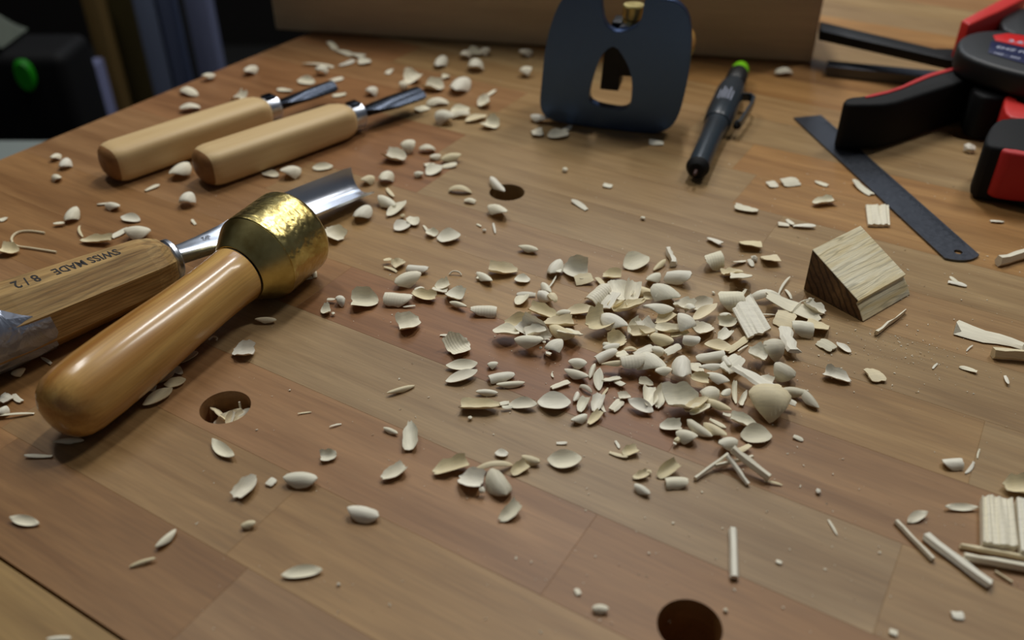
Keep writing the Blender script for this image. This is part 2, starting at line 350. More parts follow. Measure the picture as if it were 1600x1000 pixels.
# tape sleeve with a wrinkled uneven edge
secs = []
r9 = random.Random(3)
xs = [-.0535, -.050, -.043, -.034, -.025, -.016, -.008, 0.0, 0.006]
for i, x in enumerate(xs):
    base = .0158 if x > -.045 else (.0136 if x > -.051 else .0105)
    ring = []
    for j in range(24):
        an = 2*math.pi*(j+.5)/24; oc = 1/math.cos((an % (math.pi/4))-math.pi/8)
        rr = base*oc*(1+r9.uniform(-.02, .035)); xx = x
        if i == len(xs)-1: xx = x + (-.012 if math.sin(an) > .6 else (0.001 if math.cos(an) > 0 else 0.003)) + r9.uniform(-.0008, .0008); rr = .0152*oc
        if i == len(xs)-2 and math.sin(an) > .6: xx = x - .010
        ring.append((xx, rr*math.cos(an), rr*math.sin(an)))
    secs.append(ring)
link('tape', loft(secs, ang=.5), M['tape'], gg)
# shank and blade: lofted cross sections
def usec(x, wd, d, th, zc, n=10):
    out = []; inn = []
    for i in range(n+1):
        s = -1+2*i/n; out.append((x, s*wd/2, zc + d*(s*s) - d)); inn.append((x, s*(wd/2-min(.0006, wd*.05)), zc + max(d*(s*s), 0) - d + th*(1-.35*abs(s)**4)))
    return out + inn[::-1]
X0, X1 = .0692, ln
bl = []
for t, wd, d, th, zc in ((0, .0100, .0004, .0062, .0), (.05, .0108, .0004, .0056, .0), (.14, .0126, .0003, .0048, .0002), (.26, .0150, .0010, .0034, .0006), (.36, .0175, .0028, .0026, .0012), (.46, .0188, .0056, .0020, .0022), (.7, .0194, .0070, .0019, .0030), (.95, .0195, .0074, .0018, .0034), (.995, .0195, .0074, .0008, .0032)):
    bl.append(usec(X0+(X1-X0)*t, wd, d, th, zc-.0018))
me = loft(bl, ang=.9)
for v in me.vertices:      # the trough is rolled towards the near side as it leaves the shank
    t = max(0, min(1, (v.co.x-X0)/(X1-X0)/.45)); an = .44*t; y, z = v.co.y, v.co.z+.0006
    v.co.y = y*math.cos(an)-z*math.sin(an); v.co.z = y*math.sin(an)+z*math.cos(an)+.0010*t
link('blade', me, M['steel'], gg)
# the printed words
def textmesh(body, size, extr, m, parent, loc, rot, sx=1.0, spacing=1.0, name='printed_text'):
    cu = bpy.data.curves.new('t', 'FONT'); cu.body = body; cu.size = size; cu.extrude = extr; cu.resolution_u = 2; cu.space_character = spacing; cu.offset = size*.018
    cu.align_x = 'LEFT'; cu.align_y = 'CENTER'
    to = bpy.data.objects.new('t', cu); COL.objects.link(to); bpy.context.view_layer.update()
    me = bpy.data.meshes.new_from_object(to.evaluated_get(bpy.context.evaluated_depsgraph_get())); bpy.data.objects.remove(to)
    me.materials.clear(); me.transform(Matrix.Diagonal((sx, 1, 1, 1)))
    o = link(name, me, m, parent); o.location = loc; o.rotation_euler = rot; return o
sl = math.atan2(.0148-.0124, .055)
def facet_text(body, size, x, sx):
    o = textmesh(body, size, .00004, M['ink'], gg, (0, 0, 0), (0, 0, 0), sx=sx)
    o.matrix_local = Matrix(((-math.cos(sl), 0, math.sin(sl), x), (0, -1, 0, 0), (math.sin(sl), 0, math.cos(sl), .0148-(.0024/.055)*x+.00004), (0, 0, 0, 1)))
facet_text('SWISS MADE', .0076, .0462, .63)
facet_text('8 / 2', .0088, .0138, .62)
textmesh('8/2', .0030, .00003, M['ink'], gg, (.0875, 0.0, .0042), (0, 0, math.pi), name='stamped_size')
# ------------------------------------------------------------------ two small palm tools
def palm_tool(pa, pb, pt, bw, label, z=.0097):
    A = P(*pa, z); B = P(*pb, z); eu, ln = frame(A, B)
    r = empty('palm_gouge', A, eu); tag(r, label, 'gouge', 'small gouges with pale wooden handles')
    def sec(x, hw, hh, e=3.9, n=40):
        o = []
        for i in range(n):
            t = 2*math.pi*i/n; c, s = math.cos(t), math.sin(t)
            o.append((x, hw*math.copysign(abs(c)**(2/e), c), hh*math.copysign(abs(s)**(2/e), s)))
        return o
    W2, H2 = .0112, .0094
    S = [sec(-.0006, W2*.35, H2*.35, 2.4), sec(.0001, W2*.62, H2*.62, 2.6), sec(.0012, W2*.80, H2*.80, 3), sec(.0030, W2*.92, H2*.92, 3.3), sec(.0055, W2*.98, H2*.98, 3.7), sec(.0085, W2, H2), sec(ln*.5, W2, H2), sec(ln-.008, W2*.93, H2*.95), sec(ln-.003, W2*.86, H2*.88, 3), sec(ln-.0005, W2*.76, H2*.78, 2.8)]
    me = loft(S, ang=1.2); me.materials.append(M['light_handle']); me.materials.append(M['handle_end_shaded'])
    for p_ in me.polygons:
        if p_.center.x < .0030: p_.material_index = 1
    link('handle', me, None, r)
    link('ferrule', lathe([(ln-.0006, .001), (ln-.0006, .0072), (ln, .0074), (ln+.0075, .0074), (ln+.0079, .0070), (ln+.0079, .001)], 32), M['steel'], r)
    link('rivet', box(ln+.0004, ln+.0068, -.0034, .0034, .0068, .0084, .0004), M['steel_dark'], r)
    T = P(*pt, z-.001); lb = (T-A).length
    x0 = ln+.0075; bl = []
    for t, wd, d, th in ((0, .0062, .0002, .0060), (.10, .0070, .0004, .0050), (.3, bw*.85, .0020, .0036), (.5, bw*.97, .0034, .0028), (.95, bw, .0042, .0022), (1, bw, .0042, .0008)):
        bl.append(usec(x0+(lb-x0)*t, wd, d, th, -.001 + d*.5))
    me = loft(bl, ang=.9)
    for v in me.vertices: v.co.z = .0016-v.co.z
    me.flip_normals(); link('blade', me, M['steel_dark'], r)
    return r
palm_tool((164, 258), (414, 173), (519, 139), .0118, 'small gouge with pale wooden handle, the farther one at the bench edge')
palm_tool((311, 264), (546, 184), (648, 147), .0155, 'small gouge with pale wooden handle and wider blade, nearer the brass mallet')
# ------------------------------------------------------------------ small router plane standing on edge
a = P(868, 195); b = P(1036, 212); eu, ln = frame(a, b)
rp = empty('router_plane', a, eu); tag(rp, 'small steel router plane standing upright against the wooden box', 'router plane')
def sm(pts, it=2):
    for _ in range(it):
        q = []
        for i in range(len(pts)):
            p0 = pts[i]; p1 = pts[(i+1) % len(pts)]
            q.append((p0[0]*.75+p1[0]*.25, p0[1]*.75+p1[1]*.25)); q.append((p0[0]*.25+p1[0]*.75, p0[1]*.25+p1[1]*.75))
        pts = q
    return pts
out_px = [(846, 130), (842, 172), (856, 190), (885, 196), (1010, 212), (1040, 209), (1060, 188), (1074, 130), (1080, 80), (1079, 30), (1060, 6), (1030, 0), (1014, -1), (1008, -1), (1007, 3), (1004, 24), (1000, 38), (988, 48), (965, 55), (950, 46), (943, 34), (941, 20), (939, -6), (938, -12), (932, -13), (900, -12), (882, -4), (868, 18), (852, 70)]
outer = sm([PV(x, y, a, b) for x, y in out_px], 2)
zmin = min(p[1] for p in outer)
hole_px = [(961, 73), (945, 82), (934, 100), (924, 130), (919, 155), (926, 165), (950, 171), (973, 174), (984, 168), (987, 150), (987, 125), (980, 102)]
inner = sm([PV(x, y, a, b) for x, y in hole_px], 1)
def plate_with_hole(o, h, y0, y1):
    bm = bmesh.new()
    def ring(pts, y): return [bm.verts.new((s, y, z-zmin+.0003)) for s, z in pts]
    loops = []
    for y in (y0, y1):
        ro = ring(o, y); rh = ring(h, y)
        es = [bm.edges.new((ro[i], ro[(i+1) % len(ro)])) for i in range(len(ro))] + [bm.edges.new((rh[i], rh[(i+1) % len(rh)])) for i in range(len(rh))]
        bmesh.ops.triangle_fill(bm, use_beauty=True, use_dissolve=False, edges=es); loops.append((ro, rh))
    for k in (0, 1):
        A_, B_ = loops[0][k], loops[1][k]
        for i in range(len(A_)): bm.faces.new((A_[i], A_[(i+1) % len(A_)], B_[(i+1) % len(B_)], B_[i]))
    bmesh.ops.recalc_face_normals(bm, faces=bm.faces)
    es = [e for e in bm.edges if len(e.link_faces) == 2 and e.calc_face_angle(0) > 1.0]
    bmesh.ops.bevel(bm, geom=es, offset=.0005, segments=2, affect='EDGES')
    me = bpy.data.meshes.new('plate'); bm.to_mesh(me); bm.free(); shade(me, .5); return me
link('sole_plate', plate_with_hole(outer, inner, 0.0, 0.0065), M['sole_steel'], rp)
s0, z0 = PV(955, 80, a, b); s1, z1 = PV(945, 148, a, b); z0 -= zmin; z1 -= zmin
# blade post behind the opening, with pointed top
bp_ = [PV(x, y, a, b) for x, y in ((934, 148), (963, 151), (970, 96), (964, 84), (953, 80), (941, 88))]
v = [(s, z-zmin) for s, z in bp_]
n6 = len(v)
me = mesh([(s, .0070, z) for s, z in v]+[(s, .024, z) for s, z in v], [list(range(n6)), [n6+i for i in range(n6)][::-1]]+[[i, (i+1) % n6, n6+(i+1) % n6, n6+i] for i in range(n6)], bevel=.0003)
link('blade', me, M['black_iron'], rp)
# depth post, brass adjusting wheel, brass clamp screw, two knobs on the far side
sc, zc = PV(962, 60, a, b); zc -= zmin
def up(me, x, y, z):  # lathe along X -> stands along Z
    me.transform(Matrix.Rotation(-math.pi/2, 4, 'Y')); me.transform(Matrix.Translation((x, y, z))); return me
def back(me, x, y, z):  # lathe along X -> runs away from the camera (Y)
    me.transform(Matrix.Rotation(math.pi/2, 4, 'Z')); me.transform(Matrix.Translation((x, y, z))); return me
link('depth_post', back(lathe([(0, .0045), (.034, .0045), (.0345, .004)], 24), sc+.004, .0066, zc), M['steel'], rp)
sk, zk = PV(982, 31, a, b); zk -= zmin
kn = lathe([(0, .001), (0, .0052), (.001, .0060), (.0030, .0060), (.0034, .0050), (.0042, .0050), (.0046, .0062), (.0105, .0062), (.0112, .0056), (.0112, .001)], 32)
link('brass_wheel', up(kn, sk+.0005, .016, zk-.0080), M['brass'], rp)
link('lever_cap', box(PV(963, 100, a, b)[0], PV(990, 100, a, b)[0], .0068, .020, PV(975, 128, a, b)[1]-zmin, PV(975, 80, a, b)[1]-zmin, .0008), M['black_iron'], rp)
link('clamp_collar', box(sc-.0045, sc+.0125, .012, .026, zc-.008, zc+.0005+.004, .001), M['black_iron'], rp)
for px in (880, 1045):
    s_, z_ = PV(px, 95, a, b)
    link('knob', back(lathe([(0, .009), (.004, .0075), (.010, .0085), (.018, .012), (.026, .0120), (.031, .008), (.033, .002)], 32), s_, .0066, z_-zmin), M['lacquer'], rp)
# ------------------------------------------------------------------ pencil marker with clip
A = P(1089, 264, .0072); B = P(1161, 99, .0088); eu, ln = frame(A, B)
pn = empty('marker_pencil', A, eu); tag(pn, 'dark grey marking pencil with bright green end cap and pocket clip', 'pencil')
link('sleeve', lathe([(-.0015, .0005), (-.0012, .0026), (.000, .0048), (.003, .0055), (.006, .0058), (.036, .0060), (.060, .0068), (.0605, .0005)], 36), M['pen_grey'], pn)
link('lead', lathe([(-.0075, .0003), (-.0070, .0009), (-.0012, .0012), (-.0011, .0002)], 12), M['graphite'], pn)
link('tip_cap', lathe([(-.0022, .0006), (-.0016, .0038), (.0004, .0056), (.0022, .0062), (.0030, .0058), (.0031, .0004)], 32), M['black_rubber'], pn)
link('barrel', lathe([(.0606, .0005), (.0606, .0072), (.062, .0078), (.075, .0085), (.110, .0085), (.118, .0076), (.124, .0060), (.1245, .0005)], 40), M['pen_grey'], pn)
link('push_button', lathe([(.1246, .0005), (.1246, .0058), (.126, .0066), (.142, .0064), (.144, .0058), (.144, .0005)], 32), M['black_plastic'], pn)
link('end_cap', lathe([(.1441, .0005), (.1441, .0056), (.151, .0056), (.1545, .0048), (.1565, .0028), (.1568, .0004)], 32), M['green_plastic'], pn)
cp = [(.104, -.0076, .001), (.105, -.0126, .001), (.101, -.0154, .001), (.090, -.0152, .001), (.076, -.0136, .0005), (.066, -.0126, 0), (.063, -.0116, 0)]
secs = []
for i, p in enumerate(cp):
    q0 = Vector(cp[max(0, i-1)]); q1 = Vector(cp[min(len(cp)-1, i+1)]); d = (q1-q0).normalized(); nn = Vector((-d.y, d.x, 0))
    secs.append([Vector(p)+nn*a_+Vector((0, 0, b_)) for a_, b_ in ((-.0008, -.0024), (.0008, -.0024), (.0008, .0024), (-.0008, .0024))])
link('clip', loft(secs, ang=.6), M['pen_grey'], pn)
link('clip_foot', lathe([(.062, .0016), (.066, .0024), (.070, .0018)], 16).copy() if False else xform(lathe([(.0615, .0006), (.063, .0022), (.067, .0022), (.069, .0008)], 16), Matrix.Translation((0, -.0112, -.0006))), M['black_rubber'], pn)
for i in range(5):
    y = -.0036+i*.0018; zz = math.sqrt(.0085**2-y*y)
    link('printed_line', box(.080, .080+(.018 if i % 2 else .014), y-.00024, y+.00024, zz-.0003, zz+.00006), M['pen_print'], pn)
# ------------------------------------------------------------------ steel ruler
z = .0009
rl = [P(x, y, z) for x, y in ((1240, 184), (1283, 180))]
e0 = P(1478, 405, z); e1 = P(1532, 400, z)
pts = [rl[1], rl[0]]; n = 10
side = (e1-e0); fw = ((e0-rl[0])+(e1-rl[1])).normalized()
e0b = e0-fw*.002; 
for i in range(n+1):
    t = i/n; pts.append(e0 + side*t + fw*(math.sin(math.pi*t)**.8*.0034 - .001))
bm = bmesh.new()
hc = P(1497, 394, z); hr = .0019
for zz in (.0003, .0011):
    ro = [bm.verts.new((p.x, p.y, zz)) for p in pts]; rh = [bm.verts.new((hc.x+hr*math.cos(i*math.pi/10), hc.y+hr*math.sin(i*math.pi/10), zz)) for i in range(20)]
    es = [bm.edges.new((ro[i], ro[(i+1) % len(ro)])) for i in range(len(ro))]+[bm.edges.new((rh[i], rh[(i+1) % 20])) for i in range(20)]
    bmesh.ops.triangle_fill(bm, use_beauty=True, edges=es)
    if zz < .0005: r0 = ro, rh
for A_, B_ in ((r0[0], ro), (r0[1], rh)):
    for i in range(len(A_)): bm.faces.new((A_[i], A_[(i+1) % len(A_)], B_[(i+1) % len(B_)], B_[i]))
bmesh.ops.recalc_face_normals(bm, faces=bm.faces)
org_ = (rl[0]+e1)/2; me = bpy.data.meshes.new('ruler'); bm.to_mesh(me); bm.free()
me.transform(Matrix.Translation((-org_.x, -org_.y, 0)))
ru = link('steel_ruler', me, M['steel_brushed'], loc=(org_.x, org_.y, 0)); tag(ru, 'thin grey steel ruler with a hole near its rounded end', 'ruler')
# engraved ticks along one edge
bm = bmesh.new()
dirv = (e1-rl[1]).normalized(); nrm = Vector((dirv.y, -dirv.x, 0));
if nrm.dot(rl[0]-rl[1]) < 0: nrm = -nrm
for i in range(8, 150):
    L_ = .0052 if i % 10 == 0 else (.0038 if i % 5 == 0 else .0024); p = rl[1]+dirv*(.003+i*.00102)+nrm*.0006
    q = p+nrm*L_; wv = dirv*.00009
    vs = [bm.verts.new((c.x-org_.x, c.y-org_.y, .00114)) for c in (p-wv, p+wv, q+wv, q-wv)]; bm.faces.new(vs)
me = bpy.data.meshes.new('ticks'); bm.to_mesh(me); bm.free()
tk = link('tick_marks', me, M['steel_dark'], ru); tk['kind'] = 'stuff'
# ------------------------------------------------------------------ ash block
LB = P(1255, 453); BT = P(1344, 506); FR = P(1418, 463); eu = math.atan2((FR-BT).y, (FR-BT).x); D = (FR-BT).length
px = (FR-BT).normalized(); py = Vector((px.y, -px.x, 0)); wid = (BT-LB).length
pr = [(0, 0), (wid, 0), (wid-.0028, .0042), (wid-.0050, .0066), (wid-.0042, .0080), (0, .0203)]
me = mesh([(0, -s, zz) for s, zz in pr]+[(D, -s, zz) for s, zz in pr], [list(range(6))[::-1], [6+i for i in range(6)]]+[[i, (i+1) % 6, 6+(i+1) % 6, 6+i] for i in range(6)], bevel=.0002, seg=1)
bm = bmesh.new(); bm.from_mesh(me); bmesh.ops.subdivide_edges(bm, edges=bm.edges, cuts=3); bm.to_mesh(me); bm.free()
me.materials.append(M['ash_block']); me.materials.append(M['ash_end_shaded'])
for p_ in me.polygons:
    if abs(p_.normal.x) > .8: p_.material_index = 1
bk = link('ash_block', me, None, loc=(LB.x, LB.y, .0003)); bk.rotation_euler = (0, 0, eu)
tag(bk, 'wedge-shaped offcut block of pale grooved ash with shade-darkened end grain', 'wood block')
# ------------------------------------------------------------------ one-handed clamp
cl = empty('bar_clamp', P(1540, 120)); tag(cl, 'black and red one-handed bar clamp lying at the far right of the bench', 'clamp')
c0 = cl.location.copy()
def part(name, pxs, ztop, zbot, m, bevel=.002, it=2, seg=3, ref=None):
    pts = [P(x, y, ref if ref is not None else ztop) for x, y in pxs]; pts = [(p.x-c0.x, p.y-c0.y) for p in pts]
    if it: pts = sm(pts, it)
    return link(name, prism(pts, zbot, ztop, bevel, seg, smooth=True), m, cl)
part('grip', [(1317, 158), (1324, 151), (1350, 149), (1400, 138), (1440, 119), (1460, 112), (1504, 101), (1530, 84), (1580, 82), (1640, 100), (1640, 150), (1558, 112), (1520, 122), (1480, 134), (1430, 150), (1392, 162), (1350, 163), (1322, 163)], .0280, .0012, M['black_rubber'], .0022, 1)
part('grip_inlay', [(1352, 149), (1400, 138), (1440, 119), (1460, 112), (1506, 101), (1506, 105), (1460, 117), (1442, 124), (1400, 142), (1352, 153)], .0287, .006, M['red_rubber'], .0004, 1)
part('housing', [(1494, 66), (1505, 54), (1530, 47), (1570, 46), (1660, 62), (1660, 128), (1580, 110), (1530, 95), (1500, 82)], .0420, .0282, M['black_plastic'], .003, 1)
part('label_red', [(1552, 55), (1575, 52), (1650, 62), (1650, 80), (1600, 73), (1556, 63)], .0425, .0410, M['label_red'], .0001, 0)
part('label_blue', [(1549, 64), (1600, 74), (1650, 82), (1650, 112), (1590, 96), (1544, 82)], .0425, .0410, M['label_blue'], .0001, 0)
def ctext(body, px0, px1, size, m, name, zz=.0427):
    a_ = P(*px0, zz); b_ = P(*px1, zz); an = math.atan2((b_-a_).y, (b_-a_).x)
    textmesh(body, size, .00003, m, cl, (a_.x-c0.x, a_.y-c0.y, zz), (0, 0, an), name=name)
ctext('3.6', (1575, 63), (1600, 67), .0070, M['pen_print'], 'printed_text')
ctext('EHZ PRO', (1557, 73), (1600, 82), .0056, M['pen_print'], 'printed_text')
ctext('160 - 450', (1552, 82), (1600, 93), .0038, M['pen_print'], 'printed_text')
part('jaw', [(1502, 31), (1545, 8), (1575, -8), (1600, -18), (1606, -6), (1592, 2), (1560, 18), (1545, 24), (1515, 38)], .046, .012, M['red_plastic'], .0015, 0)
part('jaw_arm', [(1560, 28), (1592, 8), (1640, 20), (1640, 60), (1570, 50)], .040, .006, M['black_plastic'], .002, 1)
part('bar', [(1281, 33), (1400, 61), (1460, 75), (1500, 76), (1500, 96), (1470, 90), (1400, 74), (1281, 48)], .0235, .0170, M['black_iron'], .0008, 0)
part('trigger', [(1570, 147), (1584, 146), (1594, 162), (1640, 168), (1640, 185), (1582, 186), (1568, 172)], .0270, .004, M['red_plastic'], .002, 1)
part('lower_body', [(1530, 108), (1600, 118), (1660, 130), (1660, 165), (1600, 148), (1545, 155), (1515, 140)], .0265, .001, M['black_rubber'], .002, 1)
part('lever', [(1540, 212), (1552, 190), (1568, 183), (1650, 182), (1660, 225), (1660, 250), (1600, 235), (1555, 230), (1540, 225)], .0300, .0012, M['black_rubber'], .0025, 1)
part('lever_pad', [(1560, 222), (1572, 206), (1660, 204), (1660, 246), (1610, 243), (1565, 236)], .0295, .0042, M['red_rubber'], .002, 1)
sb = [P(x, y, .0072) for x, y in ((1293, 94), (1440, 108), (1560, 118), (1560, 130), (1440, 119), (1293, 103))]
me = prism([(p.x-sb[0].x, p.y-sb[0].y) for p in sb], .0004, .0072, .0003)
o = link('steel_bar', me, M['steel_brushed'], loc=(sb[0].x, sb[0].y, 0)); tag(o, 'flat dark steel bar lying under the clamp, one end free', 'metal bar')
# ------------------------------------------------------------------ dark far corner of the workshop beyond the bench end
def upright(name, px, w_, y, col, label, cat, z1=0.25, th=.03, lean=0.0, rough=.6, group=None, zb=FLZ):
    # a board standing on the floor, seen at pixel column px on pixel row 80
    cx = (px-800)/F; cy = -(80-500)/F; d = Vector((cx, math.cos(PITCH)+cy*math.sin(PITCH), 0)); x = d.x/d.y*y
    mt = wood(name+'_wood', tuple(c*.85 for c in col[:3])+(1,), col, scale=(60, 60, 4), rough=rough, streak=.08)
    o = link(name, box(-w_/2, w_/2, -th/2, th/2, zb+.001, z1, .002), mt, loc=(x, y, 0)); tag(o, label, cat, group); return o
upright('board', 138, .024, 1.28, srgb(120, 125, 160), 'narrow bluish white board, leftmost of those beyond the bench end', 'board', z1=-.235)
upright('board', 167, .024, 1.34, srgb(96, 76, 40), 'narrow brown board standing beyond the bench end', 'board', z1=-.10)
upright('board', 208, .046, 1.40, srgb(100, 88, 50), 'broad tan board standing beyond the bench end', 'board')
upright('board', 247, .031, 1.36, srgb(112, 122, 145), 'broad pale blue-grey board beside the tan board', 'board')
upright('board', 278, .020, 1.36, srgb(100, 110, 138), 'narrow pale blue-grey board between two wider ones', 'board')
upright('board', 298, .014, 1.45, srgb(48, 48, 46), 'dark grey board between pale boards beyond the bench', 'board', th=.012)
upright('board', 326, .034, 1.34, srgb(106, 112, 140), 'pale blue-grey board nearest the wooden box, rightmost', 'board')
# black tool case on a stand, with a green light, grey cloth over it, pale shelf in front
M['case_black'] = plain('case_black', srgb(9, 9, 10), .7, spec=.2)
cs = empty('tool_case', (-.78, .99, 0)); tag(cs, 'black tool case with a glowing green indicator light', 'tool case')
link('body', box(-.30, .30, -.04, .04, FLZ+.001, -.112, .012, 4), M['case_black'], cs)
ml_, nt, b_ = mat('green_indicator'); b_.inputs['Base Color'].default_value = srgb(20, 120, 10); b_.inputs['Emission Color'].default_value = (0.01, 0.5, 0.0, 1); b_.inputs['Emission Strength'].default_value = .012
b_.inputs['Roughness'].default_value = .4
cx = (42-800)/F; q = P(42, 115, -.40); 
link('indicator_light', lathe([(0, .002), (0, .016), (.006, .018), (.010, .014), (.010, .002)], 24), ml_, cs)
ind = [o for o in cs.children if o.name.startswith('indicator')][0]
d = Vector(((42-800)/F, math.cos(PITCH)+(385/F)*math.sin(PITCH), -math.sin(PITCH)+(385/F)*math.cos(PITCH)))
t = (.949)/d.y; hit = Vector((0, 0, H))+d*t
ind.location = (hit.x+.78, -.0405, hit.z); ind.rotation_euler = (0, 0, -math.pi/2); ind.scale = (1, .6, 1.0)
# crumpled cloth heaped on the case
bm = bmesh.new(); n_ = 22; gv = []
for i in range(n_+1):
    for j in range(n_+1):
        s = i/n_; t = j/n_; x = -1.05+.42*s; y = 1.10+.07*t
        h = .26*(1-s)**.8*math.sin(math.pi*min(1, t*.9+.1))**.8*(1+.25*math.sin(s*23+t*5)) + .004
        gv.append(bm.verts.new((x+1.05, y-1.10, h*(1 if 0 < i < n_ and 0 < j else 0))))
for i in range(n_):
    for j in range(n_): bm.faces.new([gv[i*(n_+1)+j], gv[(i+1)*(n_+1)+j], gv[(i+1)*(n_+1)+j+1], gv[i*(n_+1)+j+1]])
bmesh.ops.solidify(bm, geom=bm.faces[:], thickness=-.003)
me = bpy.data.meshes.new('cloth'); bm.to_mesh(me); bm.free(); shade(me, 2)
M['cloth'] = plain('grey_green_cloth', srgb(112, 120, 108), .95, bump=.4, bscale=400)
o = link('grey_cloth', me, M['cloth'], loc=(-.965, .955, -.1075)); tag(o, 'grey-green cloth heaped on top of the black tool case', 'cloth')
M['shelf'] = plain('pale_shelf', srgb(120, 128, 124), .6)
a_ = P(-60, 212, -.12); 
o = link('stool', box(-.16, .16, -.10, .10, -.155, -.12, .006), M['shelf'], loc=(a_.x-.02, a_.y-.105, 0)); tag(o, 'pale grey-green stool top just beyond the bench end', 'stool')
for sx in (-.13, .13):
    for sy in (-.07, .07): link('leg', box(sx-.012, sx+.012, sy-.012, sy+.012, FLZ+.001, -.1545, .002), M['black_iron'], o)
